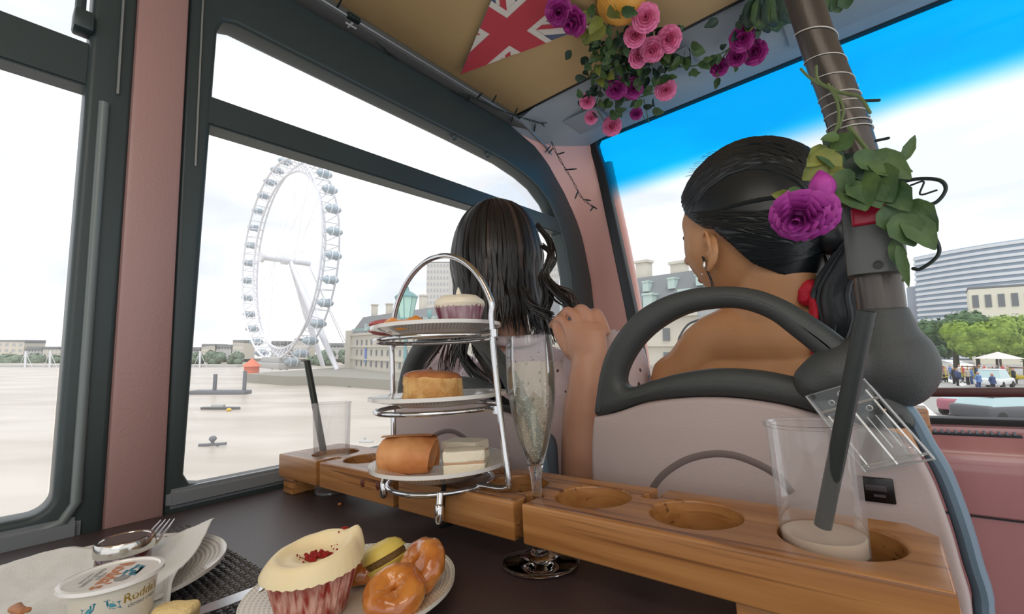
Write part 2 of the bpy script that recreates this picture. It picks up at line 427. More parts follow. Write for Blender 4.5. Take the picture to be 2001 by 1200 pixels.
b = MB(); b.box(V((0, 0, 0)), V((.19, .018, .006)), rot=(math.radians(25), 0, 0), bev=.002); obj('vent_frame', b, M_black, vt)
b = MB()
for k in range(16): b.box(V((-.085 + k * .0113, -.001, .003)), V((.004, .014, .004)), rot=(math.radians(25), 0, 0))
obj('slats', b, mat('vent_grey', (.1, .12, .15), .4), vt)
# guard rail across the windscreen
gr = thing('guard_rail', 'dark red horizontal guard rail across the foot of the windscreen', 'rail', (.1, 1.455, .079))
b = MB(); b.box(V((.1, 0, 0)), V((2.0, .018, .021)), bev=.005); obj('rail_bar', b, mat('dark_red_rail', (.07, .012, .010), .3), gr)
for x in (-.7, .9):
    b = MB(); b.tube([(x, .0, 0), (x, .01, -.075)], .007, 8); obj('bracket', b, M_black, gr)

# ------------------------------------------------------------------ table
tb = thing('dining_table', 'dark brown laminate table with a satin top fixed beside the left window', 'table', (-.25, .13, -.72))
b = MB(); b.box(V((-.25, .13, -.0125)), V((1.16, .64, .025)), bev=.004)
obj('tabletop', b, mat('dark_brown_laminate', (.050, .030, .031), .46, bump=.12, bscale=300, spec=1.0), tb, world=True)
b = MB(); b.tube([(-.25, .13, -.70), (-.25, .13, -.02)], .035, 20); b.lathe([(.001, 0), (.16, 0), (.16, .012), (.04, .03), (.001, .03)], 32, V((-.25, .13, -.72)))
obj('pedestal', b, mat('pedestal_steel', (.25, .26, .28), .35, metal=.7), tb, world=True)

# ------------------------------------------------------------------ wooden rack
def wood(name, c1, c2, dark):
    m = bpy.data.materials.new(name); m.use_nodes = True; nt = m.node_tree; p = nt.nodes['Principled BSDF']; L = nt.links.new; N = nt.nodes.new
    tc = N('ShaderNodeTexCoord'); mp = N('ShaderNodeMapping'); mp.inputs['Scale'].default_value = (3.2, 42, 62); L(tc.outputs['Object'], mp.inputs[0])
    n1 = N('ShaderNodeTexNoise'); n1.inputs['Scale'].default_value = 1.6; n1.inputs['Detail'].default_value = 6; n1.inputs['Distortion'].default_value = .5; L(mp.outputs[0], n1.inputs[0])
    r = N('ShaderNodeValToRGB'); e = r.color_ramp.elements; e[0].position = .3; e[0].color = (*c1, 1); e[1].position = .72; e[1].color = (*c2, 1)
    x = e.new(.52); x.color = ((c1[0] + c2[0]) / 2, (c1[1] + c2[1]) / 2, (c1[2] + c2[2]) / 2, 1)
    L(n1.outputs[0], r.inputs[0])
    n2 = N('ShaderNodeTexNoise'); n2.inputs['Scale'].default_value = 1.1; n2.inputs['Detail'].default_value = 2; n2.inputs['Distortion'].default_value = .8
    mp2 = N('ShaderNodeMapping'); mp2.inputs['Scale'].default_value = (3.0, 95, 130); L(tc.outputs['Object'], mp2.inputs[0]); L(mp2.outputs[0], n2.inputs[0])
    r2 = N('ShaderNodeValToRGB'); f = r2.color_ramp.elements; f[0].position = .57; f[0].color = (0, 0, 0, 1); f[1].position = .70; f[1].color = (1, 1, 1, 1); L(n2.outputs[0], r2.inputs[0])
    mx = N('ShaderNodeMix'); mx.data_type = 'RGBA'; L(r2.outputs[0], mx.inputs['Factor']); L(r.outputs[0], mx.inputs['A']); mx.inputs['B'].default_value = (*dark, 1)
    L(mx.outputs['Result'], p.inputs['Base Color']); p.inputs['Roughness'].default_value = .33; p.inputs['Coat Weight'].default_value = .25; p.inputs['Coat Roughness'].default_value = .2
    MATS[name] = m; return m
M_wood = wood('varnished_hardwood', (.47, .225, .075), (.30, .12, .033), (.12, .038, .012))
TZ0, TZ1, TY0, TY1 = .026, .062, .334, .444
rk = thing('wooden_drink_rack', 'long varnished wooden drink rack with round cup holes across the dark table', 'drink rack', (-.394, .389, 0))
hx = [-.042 - .096 * k for k in range(8)]
fs = [-.283, -.474, -.667]; bs = [-.187, -.378, -.570]
out = [(-.800, TY0)]
def notch(xc, front, w=.0055, dep=.020, r=.0095):
    y0 = TY0 if front else TY1; s = 1 if front else -1
    P = [(xc - w, y0), (xc - w, y0 + s * dep)]
    for k in range(9):
        a = math.radians(215 - 250 * k / 8)
        P.append((xc + r * math.cos(a), y0 + s * (dep + r * .75 + r * math.sin(a))))
    P += [(xc + w, y0 + s * dep), (xc + w, y0)]
    return P
for x in sorted(fs): out += notch(x, True)
out += [(.012, TY0), (.012, TY1 - .02), (-.004, TY1)]
for x in sorted(bs, reverse=True): out += notch(x, False)[::-1]
out += [(-.800, TY1)]
holes = [circ(x, .388, .0360, 48, True) for x in hx]
me = curve_plate([out] + holes, TZ1 - TZ0, .0022, Matrix.Translation(V((0, 0, (TZ0 + TZ1) / 2))), M_wood, name='board')
obj('board', me, M_wood, rk, world=True)
for x in (-.778, -.10, -.002):
    if x == -.10: continue
    b = MB(); b.box(V((x, .389, TZ0 / 2)), V((.035, .10, TZ0)), bev=.002); obj('foot', b, M_wood, rk, world=True)
b = MB(); b.box(V((-.085, .352, TZ0 / 2)), V((.03, .024, TZ0)), bev=.002); obj('foot', b, M_wood, rk, world=True)
for p in ((708, 944), (738, 950)):
    q = PY(*p, TY0 - .0006); b = MB(); b.ell(q, V((.0042, .0012, .0052))); b.ell(q + V((0, -.0006, 0)), V((.0018, .001, .0024)))
    obj('wood_plug', b, mat('dark_wood_plug', (.12, .03, .015), .4), rk, world=True)
# small chip of food on the table by the rack
# ------------------------------------------------------------------ seats (built in the plane Y = .50, outline in X,Z)
SY = .50
M_shell = mat('mauve_grey_seat_shell', (.45, .37, .36), .42, bump=.12, bscale=500)
M_handle = mat('textured_dark_grey_plastic', (.050, .056, .056), .48, bump=.3, bscale=700)
M_blue = mat('slate_blue_edge_trim', (.13, .20, .27), .4)
M_uph = mat('slate_seat_fabric', (.10, .13, .17), .85, bump=.4, bscale=300)
def q2(px, py): p = PY(px, py, SY); return (p.x, p.z)
seatM = Matrix(((1, 0, 0, 0), (0, 0, -1, 0), (0, 1, 0, 0), (0, 0, 0, 1)))   # x->X, y->Z, z->-Y
def sm2(pts, n=5, loop=True): return [(p.x, p.y) for p in smooth_path([V((a, b, 0)) for a, b in pts], n, loop)]
def make_seat(label):
    t = thing('bus_seat', label, 'seat', (-.135, .56, -.72), group='mauve backed bus seats in front of the table')
    out = sm2([q2(*p) for p in ((1165, 812), (1166, 770), (1176, 715), (1196, 668), (1235, 618), (1285, 585), (1345, 565), (1405, 559), (1465, 563), (1520, 580), (1575, 610), (1640, 655), (1700, 710), (1755, 775), (1790, 830), (1740, 838), (1650, 828), (1590, 806), (1530, 790), (1460, 779), (1400, 775), (1330, 777), (1260, 787), (1205, 805))])
    hole = sm2([q2(*p) for p in ((1217, 745), (1226, 712), (1252, 672), (1290, 638), (1340, 612), (1395, 602), (1445, 603), (1500, 622), (1545, 655), (1600, 700), (1640, 742), (1600, 745), (1555, 738), (1480, 724), (1400, 720), (1330, 729), (1270, 745), (1232, 757))])
    me = curve_plate([out, hole[::-1]], .034, .0125, Matrix.Translation(V((0, SY + .008, 0))) @ seatM, M_handle, name='grab_handle', seg=6)
    obj('grab_handle', me, M_handle, t, world=True)
    top = [q2(*p) for p in ((1164, 814), (1205, 806), (1260, 788), (1330, 778), (1400, 776), (1460, 780), (1530, 791), (1590, 807), (1650, 822), (1705, 835), (1750, 850))]
    right = [q2(*p) for p in ((1790, 880), (1820, 930), (1842, 985), (1862, 1045), (1880, 1110), (1897, 1170), (1905, 1260))]
    left = [q2(*p) for p in ((1166, 1010), (1161, 945), (1159, 880), (1161, 835))]
    lowz = -.22
    shell = sm2(top + right, 4, False) + [(right[-1][0] - .0, lowz), (left[0][0] + .02, lowz)] + sm2(left, 4, False)
    me = curve_plate([shell], .03, .006, Matrix.Translation(V((0, SY + .008, 0))) @ seatM, M_shell, name='back_shell', seg=4)
    obj('back_shell', me, M_shell, t, world=True)
    tr = [q2(*p) for p in ((1745, 790), (1770, 815), (1800, 870), (1832, 925), (1856, 985), (1876, 1045), (1894, 1110), (1912, 1170), (1922, 1260))]
    b = MB(); b.tube(smooth_path([V((x + .0035, SY + .012, z)) for x, z in tr] + [V((tr[-1][0], SY + .012, lowz))]), .0062, 10, sx=1.0, sy=1.6, up=V((0, 1, 0)))
    obj('edge_trim', b, M_blue, t, world=True)
    arc = smooth_path([V((*q2(*p), 0)) for p in ((1262, 985), (1276, 958), (1300, 926), (1340, 899), (1385, 886), (1430, 886), (1475, 900), (1520, 925), (1550, 960))])
    b = MB(); b.tube([V((p.x, SY - .0065, p.y)) for p in arc], .0042, 8, sx=1, sy=.35, up=V((0, 1, 0)))
    obj('groove_arc', b, mat('groove_brown_grey', (.16, .125, .12), .6), t, world=True)
    # cushion in front, seat squab and leg
    b = MB(); b.box(V((-.135, SY + .055, -.16)), V((.30, .06, .50)), bev=.025, seg=4); obj('backrest_cushion', b, M_uph, t, world=True)
    b = MB(); b.box(V((-.135, SY + .27, -.30)), V((.33, .42, .09)), bev=.03, seg=4); obj('seat_cushion', b, M_uph, t, world=True)
    b = MB(); b.box(V((-.135, SY + .27, -.35)), V((.30, .38, .03)), bev=.006); b.tube([(-.135, SY + .27, -.70), (-.135, SY + .27, -.35)], .03, 12); b.box(V((-.135, SY + .27, -.71)), V((.2, .28, .02)), bev=.004); b.box(V((-.135, SY + .05, -.30)), V((.10, .05, .12)))
    obj('seat_leg', b, mat('seat_leg_steel', (.2, .21, .22), .4, metal=.6), t, world=True)
    return t
s2t = make_seat('mauve backed bus seat at the right, its dark grey grab handle joined to the pole')
s2t['group'] = 'mauve backed bus seats in front of the table'
s1t = dup(s2t, loc=V((-.135 - .412, .56, -.72)), label='mauve backed bus seat beside the left window, behind the cake stand and champagne flute')
# power socket only on the right one
b = MB(); c = PY(1712, 957, SY - .008); b.box(c, V((.024, .004, .020)), bev=.001)
sk = obj('power_socket', b, mat('socket_black', (.004, .004, .005), .25), s2t, world=True)
b = MB(); b.box(c + V((0, -.0022, .002)), V((.014, .002, .005)), bev=.0004); b.box(c + V((.002, -.0026, -.004)), V((.008, .002, .002)))
obj('socket_slot', b, mat('socket_slot_grey', (.05, .04, .045), .5), sk, world=True)

# ------------------------------------------------------------------ pole with its joint
M_pole = mat('worn_dark_steel_pole', (.10, .088, .08), .3, metal=.55, col2=(.075, .066, .06), vscale=6, stretch=(8, 8, 1), bump=.1, bscale=80)
pl = thing('grab_pole', 'dark grab pole rising from a bulbous grey joint at the right seat to the ceiling', 'pole', (0, .5, .18))
pts = [PY(1558, -75, .51), PY(1571, 0, .51), PY(1604, 100, .51), PY(1643, 200, .51), PY(1673, 300, .51), PY(1692, 390, .51), PY(1706, 470, .51), PY(1717, 560, .51), PY(1728, 640, .51)]
pts[0].z = .60
ext = [V((-.045, .51, .985)), V((-.040, .51, .80)), V((-.036, .51, .66))]
pp = smooth_path(ext + pts[1:], 6)
b = MB(); b.tube(pp, [.0150 + .0022 * min(1, max(0, (.50 - p.z) / .25)) for p in pp], 28); b.lathe([(.001, .972), (.045, .972), (.045, .980), (.001, .98)], 24, V((-.045, .51, 0))); obj('pole_tube', b, M_pole, pl, world=True)
# sleeve with the bell push
sl = MB(); a0, a1 = PY(1700, 392, .505), PY(1714, 538, .505)
dirz = (a0 - a1).normalized(); side = V((1, 0, 0)); side = (side - dirz * side.dot(dirz)).normalized(); fr = dirz.cross(side)
R3 = Matrix((side, fr, dirz)).transposed()
L_ = (a0 - a1).length
prof = []
for k in range(7):
    t = k / 6; w_ = .0205 + .0015 * t; d_ = .022
    ring = []
    for j in range(28):
        an = 2 * PI * j / 28; cx, cy = math.cos(an), math.sin(an)
        ex = .45
        ring.append(a1 + dirz * (L_ * t) + side * (w_ * abs(cx) ** ex * (1 if cx > 0 else -1)) + fr * (d_ * abs(cy) ** ex * (1 if cy > 0 else -1)))
    prof.append(ring)
sl.rings(prof); M_sleeve = mat('sleeve_grey_plastic', (.085, .095, .092), .35, bump=.2, bscale=300)
slo = obj('bell_sleeve', sl, M_sleeve, pl, world=True)
toc = (CAM - PY(1705, 470, .505)).normalized()
facen = fr if fr.dot(toc) > 0 else -fr
b = MB(); pc = PY(1700, 420, .505 - .0215)
b.box(pc + facen * .0, V((.026, .006, .017)), rot=R3, bev=.0025, seg=3)
obj('bell_push', b, mat('raspberry_red_button', (.42, .015, .045), .3), slo, world=True, label='raspberry red bell push')
b = MB(); sc_ = PY(1716, 517, .505 - .0222); b.lathe([(.0001, 0), (.0035, 0), (.0035, .0015), (.0024, .0015), (.0022, .0006), (.0001, .0006)], 16, sc_, M=(R3 @ Matrix.Rotation(PI / 2 * (1 if facen == fr else -1) * -1, 3, 'X')).to_4x4())
obj('screw', b, mat('screw_black', (.01, .01, .01), .3), slo, world=True)
# joint: big rounded knuckle fused with the arm that grips the handle
b = MB()
c = PY(1738, 712, .515)
b.ell(c, V((.034, .034, .0385)))
b.tube([PY(1725, 600, .51), PY(1728, 650, .51), c], [.0175, .024, .03], 20)
b.tube([PY(1600, 745, .498), PY(1622, 733, .50), PY(1670, 715, .505), c], [.0205, .0235, .025, .028], 20, rnd=True)
b.tube([PY(1640, 760, .50), PY(1690, 770, .505), c], [.017, .018, .02], 16, rnd=True)
me = fuse(b, MATS['textured_dark_grey_plastic'], .0025, 6, 'pole_joint')
obj('pole_joint', me, M_handle, pl, world=True)
# cords wrapped round the pole
b = MB()
import bisect
def pole_pt(z):
    best = min(range(len(pp) - 1), key=lambda i: abs((pp[i].z + pp[i + 1].z) / 2 - z)); a_, b_ = pp[best], pp[best + 1]
    t = 0 if abs(b_.z - a_.z) < 1e-6 else (z - a_.z) / (b_.z - a_.z); return a_ + (b_ - a_) * t
def wrap(z0, z1, turns, r=.0160, th=.0005, ph=0, n=None):
    n = n or int(24 * turns); P = []
    for k in range(n + 1):
        t = k / n; an = ph + 2 * PI * turns * t; c_ = pole_pt(z0 + (z1 - z0) * t)
        P.append(c_ + V((math.cos(an), math.sin(an), 0)) * r)
    return P
zs_ = [PY(1620, y, .51).z for y in (20, 100, 150, 185, 205, 225, 250, 280)]
b = MB(); b.tube(wrap(zs_[0], zs_[1], 1.2, ph=1.0), .0006, 6); b.tube(wrap(zs_[1], zs_[3], 2, ph=2), .0005, 6); b.tube(wrap(zs_[3], zs_[6], 3.4, ph=0), .0006, 6)
b.tube(wrap(zs_[6], zs_[7], 2.5, .0168), .0006, 6)
single('wrapped_wire', b, mat('pale_wire', (.55, .54, .50), .4), 'thin pale wire wound in loops around the upper part of the grab pole', 'wire')

# clear plastic case leaning on the joint
cb = thing('clear_plastic_case', 'clear plastic case with moulded ribs tilted against the right seat behind the cup', 'plastic case', PY(1700, 880, .478))
A, B_, C_, D_ = PY(1578, 775, .482), PY(1690, 742, .482), PY(1787, 898, .474), PY(1693, 922, .474)
M_clear = clear_mat('clear_acrylic', (.93, .95, .95), .04, .07, (.9, .95, .95), edge=.55)
def quadbox(b, q, nrm, th):
    lo = [p - nrm * th / 2 for p in q]; hi = [p + nrm * th / 2 for p in q]
    v = [b.bm.verts.new(p) for p in lo + hi]
    for f in ((3, 2, 1, 0), (4, 5, 6, 7), (0, 1, 5, 4), (1, 2, 6, 5), (2, 3, 7, 6), (3, 0, 4, 7)): b._f([v[i] for i in f])
nn_ = (B_ - A).cross(D_ - A).normalized()
if nn_.dot(CAM - A) < 0: nn_ = -nn_
b = MB(); quadbox(b, [A, B_, C_, D_], nn_, .013); obj('case_shell', b, M_clear, cb, world=True, smooth=False)
def cq(u, v, h=.0): return A + (B_ - A) * u + (D_ - A) * v + nn_ * h
b = MB()
M_rib = clear_mat('acrylic_edge', (.85, .88, .88), .25, .35, (.95, .97, .97), edge=.6)
for (P, r_) in (([cq(0, 0, .007), cq(1, 0, .007), cq(1, 1, .007), cq(0, 1, .007)], .0011), ([cq(0, 0, -.006), cq(1, 0, -.006), cq(1, 1, -.006), cq(0, 1, -.006)], .0009)): b.tube(P, r_, 6, loop=True)
b.tube([cq(.5, .1, .006), cq(.5, .98, .006)], .0013, 6); b.tube([cq(.1, .30, .006), cq(.1, .95, .006)], .001, 6); b.tube([cq(.9, .12, .006), cq(.9, .95, .006)], .001, 6)
b.tube([cq(.02, .24, .006), cq(.98, .24, .006)], .0012, 6); b.tube([cq(.62, .42, .006), cq(.62, .8, .006)], .0005, 6); b.tube([cq(.75, .42, .006), cq(.75, .8, .006)], .0005, 6)
b.tube([cq(.02, .93, .006), cq(.98, .93, .006)], .0012, 6)
for (u, v, rr) in ((.55, .1, .0035), (.8, .88, .003), (.75, .33, .002), (.3, .16, .002)):
    cc = cq(u, v, .0068); uu = (B_ - A).normalized(); vv = nn_.cross(uu)
    b.tube([cc + (uu * math.cos(t) + vv * math.sin(t)) * rr for t in [2 * PI * k / 16 for k in range(16)]], .0005, 5, loop=True)
obj('moulded_ribs', b, M_rib, cb, world=True)
b = MB(); b.tube([cq(.1, -.02, .004), cq(.1, .06, .004)], .003, 8); obj('hinge_pin', b, M_black, cb, world=True)
# ------------------------------------------------------------------ cake stand
M_chrome = mat('polished_chrome', (.62, .62, .63), .09, metal=1)
M_china = mat('white_china', (.72, .71, .68), .14, coat=.4)
def china_pat(name, base, line, scale, rmin, rmax):
    """cream china with rings of little embossed dashes on the rim"""
    m = bpy.data.materials.new(name); m.use_nodes = True; nt = m.node_tree; p = nt.nodes['Principled BSDF']; L = nt.links.new; N = nt.nodes.new
    tc = N('ShaderNodeTexCoord'); sp = N('ShaderNodeSeparateXYZ'); L(tc.outputs['Object'], sp.inputs[0])
    def M(op, a, b_=None, c=None):
        n = N('ShaderNodeMath'); n.operation = op
        for i, x in enumerate((a, b_, c)):
            if x is None: continue
            if isinstance(x, (int, float)): n.inputs[i].default_value = x
            else: L(x, n.inputs[i])
        return n.outputs[0]
    r = M('SQRT', M('ADD', M('MULTIPLY', sp.outputs[0], sp.outputs[0]), M('MULTIPLY', sp.outputs[1], sp.outputs[1])))
    th = M('ARCTAN2', sp.outputs[1], sp.outputs[0])
    row = M('MULTIPLY', r, scale); ri = M('FLOOR', row); rf = M('SUBTRACT', row, ri)
    cells = M('FLOOR', M('MULTIPLY', M('ADD', ri, .5), 2 * PI * .78))
    tf = M('FRACT', M('ADD', M('MULTIPLY', M('DIVIDE', th, 2 * PI), cells), M('MULTIPLY', ri, .5)))
    dx = M('ABSOLUTE', M('SUBTRACT', tf, .5)); dy = M('ABSOLUTE', M('SUBTRACT', rf, .5))
    e = M('ADD', M('POWER', M('DIVIDE', dx, .36), 2), M('POWER', M('DIVIDE', dy, .30), 2))
    inside = M('LESS_THAN', e, 1.0)
    zone = M('MULTIPLY', M('GREATER_THAN', r, rmin), M('LESS_THAN', r, rmax))
    k = M('MULTIPLY', inside, zone)
    mx = N('ShaderNodeMix'); mx.data_type = 'RGBA'; mx.inputs['A'].default_value = (*base, 1); mx.inputs['B'].default_value = (*line, 1); L(k, mx.inputs['Factor']); L(mx.outputs['Result'], p.inputs['Base Color'])
    b_ = N('ShaderNodeBump'); b_.inputs['Strength'].default_value = .35; b_.inputs['Distance'].default_value = .0005; b_.invert = True; L(k, b_.inputs['Height']); L(b_.outputs[0], p.inputs['Normal'])
    p.inputs['Roughness'].default_value = .2; p.inputs['Coat Weight'].default_value = .3
    return m
M_chinaP = china_pat('dashed_china_small', (.74, .73, .70), (.30, .29, .25), 340, .052, .080)
M_chinaL = china_pat('dashed_china_cream', (.78, .74, .64), (.50, .46, .38), 300, .045, .096)
def plate_mb(R, rise, th=.0035):
    b = MB(); b.lathe([(.0005, .001), (R * .5, .001), (R * .62, .0035), (R * .97, rise), (R, rise + .0008), (R, rise - th * .6), (R * .62, -.003), (R * .55, -.006), (R * .5, -.006), (R * .48, -.003), (.0005, -.003)], 72); return b
SC = V((-.412, .352, 0))
st = thing('three_tier_cake_stand', 'chrome three tier wire cake stand with an arched handle standing on the wooden rack', 'cake stand', V((SC.x, SC.y, .062)))
tiers = [(.070, .080), (.150, .080), (.230, .077)]
w_ = .091
b = MB()
arch = [V((SC.x - w_, SC.y, .067)), V((SC.x - w_, SC.y, .15)), V((SC.x - w_ - .001, SC.y, .235))]
n = 16
for k in range(1, n):
    a = PI - PI * k / n; arch.append(V((SC.x + .003 * (k / n) + w_ * math.cos(a) * (1 - .06 * math.sin(a)), SC.y, .238 + .088 * math.sin(a))))
arch += [V((SC.x + w_ - .002, SC.y, .235)), V((SC.x + w_ + .004, SC.y, .15)), V((SC.x + w_ + .012, SC.y, .078)), V((SC.x + w_ + .010, SC.y, .068)), V((SC.x + w_ - .004, SC.y, .0655)), V((SC.x + w_ - .03, SC.y + .0, .0655))]
b.tube(smooth_path(arch, 4), .0034, 14)
obj('arched_frame', b, M_chrome, st, world=True)
for i, (z, R) in enumerate(tiers):
    rr = .060 if i == 0 else .072
    b = MB(); P = [V((SC.x + rr * math.cos(t), SC.y + rr * math.sin(t), z - (.0070 if i == 0 else .0052))) for t in [2 * PI * k / 48 for k in range(48)]]
    b.tube(P, .0028, 10, loop=True)
    for s in (-1, 1): b.tube([V((SC.x + s * (rr - .001), SC.y, P[0].z)), V((SC.x + s * (w_ + (.002 if s > 0 else 0)), SC.y, P[0].z))], .0026, 8)
    if i:
        for s in (-1, 1): b.tube([V((SC.x + s * (w_ + .001), SC.y, P[0].z - .004)), V((SC.x + s * (w_ + .001), SC.y, P[0].z + .004))], .0046, 10)
    obj('plate_ring', b, M_chrome, st, world=True)
for dx, y0, y1, z1 in ((.046, SC.y - .045, TY0 - .012, .040), (-.075, SC.y - .028, TY0 - .010, .044)):
    b = MB(); p0 = V((SC.x + dx, y0 + .004, .0645)); p1 = V((SC.x + dx + .003, min(y1, p0.y - .004), z1 + .012)); p2 = V((SC.x + dx + .004, min(y1, p0.y - .004) - .001, z1))
    b.tube([p0, p1], .0036, 12); b.tube([p1, p2], .0046, 12, rnd=True); obj('foot', b, M_chrome, st, world=True)
# black tie
tie = MB(); q = PY(866, 990, TY0 - .003)
tie.tube([V((q.x + .004, TY0 - .004, .070)), V((q.x, TY0 - .0035, .05)), V((q.x - .004, TY0 - .003, .022)), V((q.x - .004, TY0 + .02, .0215))], .0022, 8, sx=1.6, sy=.5)
tie.tube([V((q.x + .004, TY0 - .004, .070)), V((q.x + .006, TY0 + .006, .0725))], .0022, 8)
single('cable_tie', tie, M_black, 'black cable tie holding the cake stand to the wooden rack', 'cable tie')
names = ['small white china plate on the lowest tier of the cake stand', 'small white china plate on the middle tier of the cake stand', 'small white china plate on the top tier of the cake stand']
for i, (z, R) in enumerate(tiers):
    p = thing('china_plate', names[i], 'plate', V((SC.x, SC.y, z + (.0035 if i else .006))), group='small plates of the cake stand') if 0 else None
    o = obj('china_plate', plate_mb(R, .011 if i == 0 else .0060, .0055), M_chinaP); o.location = V((SC.x, SC.y, z + (.0045 if i else .0045))); tag(o, names[i], 'plate', 'small plates of the cake stand')
def pz_t(i): return tiers[i][0] + .0055

# ------------------------------------------------------------------ bakes on the stand
def displace(b, amp, sc, seed=0, axis=None):
    b.bm.normal_update()
    for v in b.bm.verts:
        n = noise.fractal(v.co * sc + V((seed, seed, seed)), 1.0, 2.0, 3)
        v.co += (v.normal if axis is None else V(axis)) * n * amp
M_case = mat('cupcake_paper_case', (.36, .06, .05), .5, col2=(.62, .40, .36), vscale=14, stretch=(6, 6, .6))
M_frost = mat('cream_frosting', (.88, .74, .46), .42, sub=.15, bump=.15, bscale=90)
M_frostw = mat('white_frosting', (.84, .77, .62), .42, sub=.1)
M_crumb = mat('red_velvet_crumbs', (.33, .015, .012), .8, bump=.8, bscale=500)
def case_mb(r0, r1, h, pleats=32, amp=.06, seg=192):
    b = MB()
    def md(r, z, t): k = amp * (z / h * .8 + .2); return (r * (1 + k * (abs(((t * pleats / (2 * PI)) % 1) * 2 - 1) - .5)), z + (.0011 * math.sin(t * pleats) if z > h * .9 else 0))
    b.lathe([(.0005, 0), (r0 * .96, 0), (r0, .001), (r0 + (r1 - r0) * .3, h * .3), (r0 + (r1 - r0) * .65, h * .65), (r1, h), (r1 * .97, h), (r0 * .9, h * .5), (.0005, h * .5)], seg, mod=md)
    return b
# purple cupcake on the top tier
M_casep = mat('plum_paper_case', (.16, .03, .065), .5, col2=(.50, .38, .42), vscale=14, stretch=(6, 6, .6))
ct = V((SC.x + .028, SC.y + .012, pz_t(2) - .003))
cc = thing('cupcake', 'small plum cased cupcake with white icing on the top tier of the stand', 'cupcake', ct)
obj('paper_case', case_mb(.021, .029, .030, 26), M_casep, cc)
b = MB(); b.lathe([(.0005, .027), (.0285, .027), (.0305, .031), (.029, .036), (.022, .041), (.010, .043), (.0005, .043)], 48); displace(b, .0012, 60, 3); obj('icing', b, M_frostw, cc)
b = MB()
for k in range(14): b.ell(V((-.004 + random.gauss(0, .003), random.gauss(0, .003), .0435)), random.uniform(.0008, .0016), seg=6, ring=4)
obj('red_crumbs', b, M_crumb, cc)
b = MB(); b.lathe([(.0035, .041), (.003, .046), (.0005, .0525)], 8, V((.002, -.003, 0))); obj('icing_peak', b, M_frostw, cc)
# orange pastry case
ca = V((SC.x + .004, SC.y - .050, pz_t(2) - .0005)); o_ = thing('apricot_tartlet', 'orange glazed tartlet with a dark base lying before the top tier cupcake', 'tartlet', ca)
b = MB(); b.lathe([(.0005, .0), (.018, 0), (.021, .004), (.021, .008), (.016, .011), (.0005, .009)], 36, mod=lambda r, z, t: (r * (1 + .05 * math.sin(5 * t) + .12 * math.cos(2 * t)), z + .002 * math.sin(3 * t + 1) * (r > .01)))
displace(b, .0014, 90, 5); obj('pastry', b, mat('orange_pastry', (.80, .30, .045), .35, bump=.3, bscale=160, coat=.4), o_)
b = MB(); b.ell(V((.001, .012, .012)), V((.015, .006, .0022))); obj('chocolate_edge', b, mat('chocolate', (.10, .04, .03), .35), o_)
# pink macaron on top tier
def macaron(name, label, cat, loc, m1, r=.022, rot=None, fill=None, hs=1.0):
    t = thing(name, label, cat, loc, rot=rot)
    for (z0, s) in ((.0045, 1), (-.0045, -1)):
        b = MB(); pf = [(.0005, .0115 * hs), (r * .45, .0108 * hs), (r * .75, .0085 * hs), (r * .93, .0050 * hs), (r * .97, .0025), (r, .0018), (r * 1.02, .0006), (r * .98, 0), (.0005, 0)]
        b.lathe([(q, z0 * .6 + s * z) for q, z in pf], 48, mod=lambda rr, zz, tt: (rr * (1 + (.02 * nz((math.cos(tt) * 9, math.sin(tt) * 9, zz * 900)) if rr > r * .96 else 0)), zz))
        obj('shell', b, m1, t)
    b = MB(); b.lathe([(.0005, -.0027), (r * .93, -.0027), (r * .96, 0), (r * .93, .0027), (.0005, .0027)], 40, mod=lambda rr, zz, tt: (rr * (1 + .03 * nz((math.cos(tt) * 5, math.sin(tt) * 5, 2))), zz)); obj('filling', b, fill or m1, t)
    return t
M_pmac = mat('pink_macaron', (.50, .12, .12), .55, bump=.1, bscale=200)
macaron('macaron', 'dusky pink macaron lying on the left of the top tier', 'macaron', V((SC.x - .044, SC.y - .040, pz_t(2) + .0065)), M_pmac, .021, fill=mat('jam_filling', (.35, .05, .04), .4), hs=.6)
b = MB(); b.ell(V((0, 0, 0)), V((.016, .008, .006))); displace(b, .0015, 120, 9)
b.bm.transform(Matrix.Translation(V((SC.x - .068, SC.y + .004, pz_t(2) + .0055))))
single('pastry_bite', b, mat('tan_pastry', (.45, .20, .09), .55), 'small tan pastry at the left rim of the top tier, behind the pink macaron', 'pastry')
# scone on the middle tier
sct = thing('scone', 'golden round scone with a browned top on the middle tier plate', 'scone', V((SC.x + .012, SC.y - .018, pz_t(1) - .002)))
def scone_mod(r, z, t):
    n = nz((math.cos(t) * 2.2, math.sin(t) * 2.2, z * 70), 1, 4) * .0022 + nz((math.cos(t) * 8, math.sin(t) * 8, z * 380), 1, 9) * .0009
    return (r + n if r > .01 else r, z + .0012 * nz((r * 60 * math.cos(t), r * 60 * math.sin(t), 0)) + (.0015 * math.cos(t + 2.2) if z > .02 else 0))
M_scone = mat('scone_crumb', (.78, .50, .20), .75, col2=(.55, .28, .09), vscale=60, bump=.9, bscale=260)
b = MB(); b.lathe([(.0005, 0), (.026, 0), (.029, .002), (.0305, .006), (.0295, .010), (.030, .0125), (.0292, .0145), (.0296, .018), (.0285, .0225), (.0275, .0245), (.0005, .0245)], 96, mod=scone_mod); obj('scone_body', b, M_scone, sct)
b = MB(); b.lathe([(.0005, .0295), (.012, .0292), (.021, .0280), (.0268, .0262), (.0288, .0238), (.0282, .0222), (.0005, .022)], 96, mod=scone_mod); obj('browned_crust', b, mat('scone_crust', (.36, .10, .035), .4, col2=(.52, .22, .07), vscale=30, bump=.3, bscale=200), sct)
sct.scale = (1.12, 1.12, 1.2)
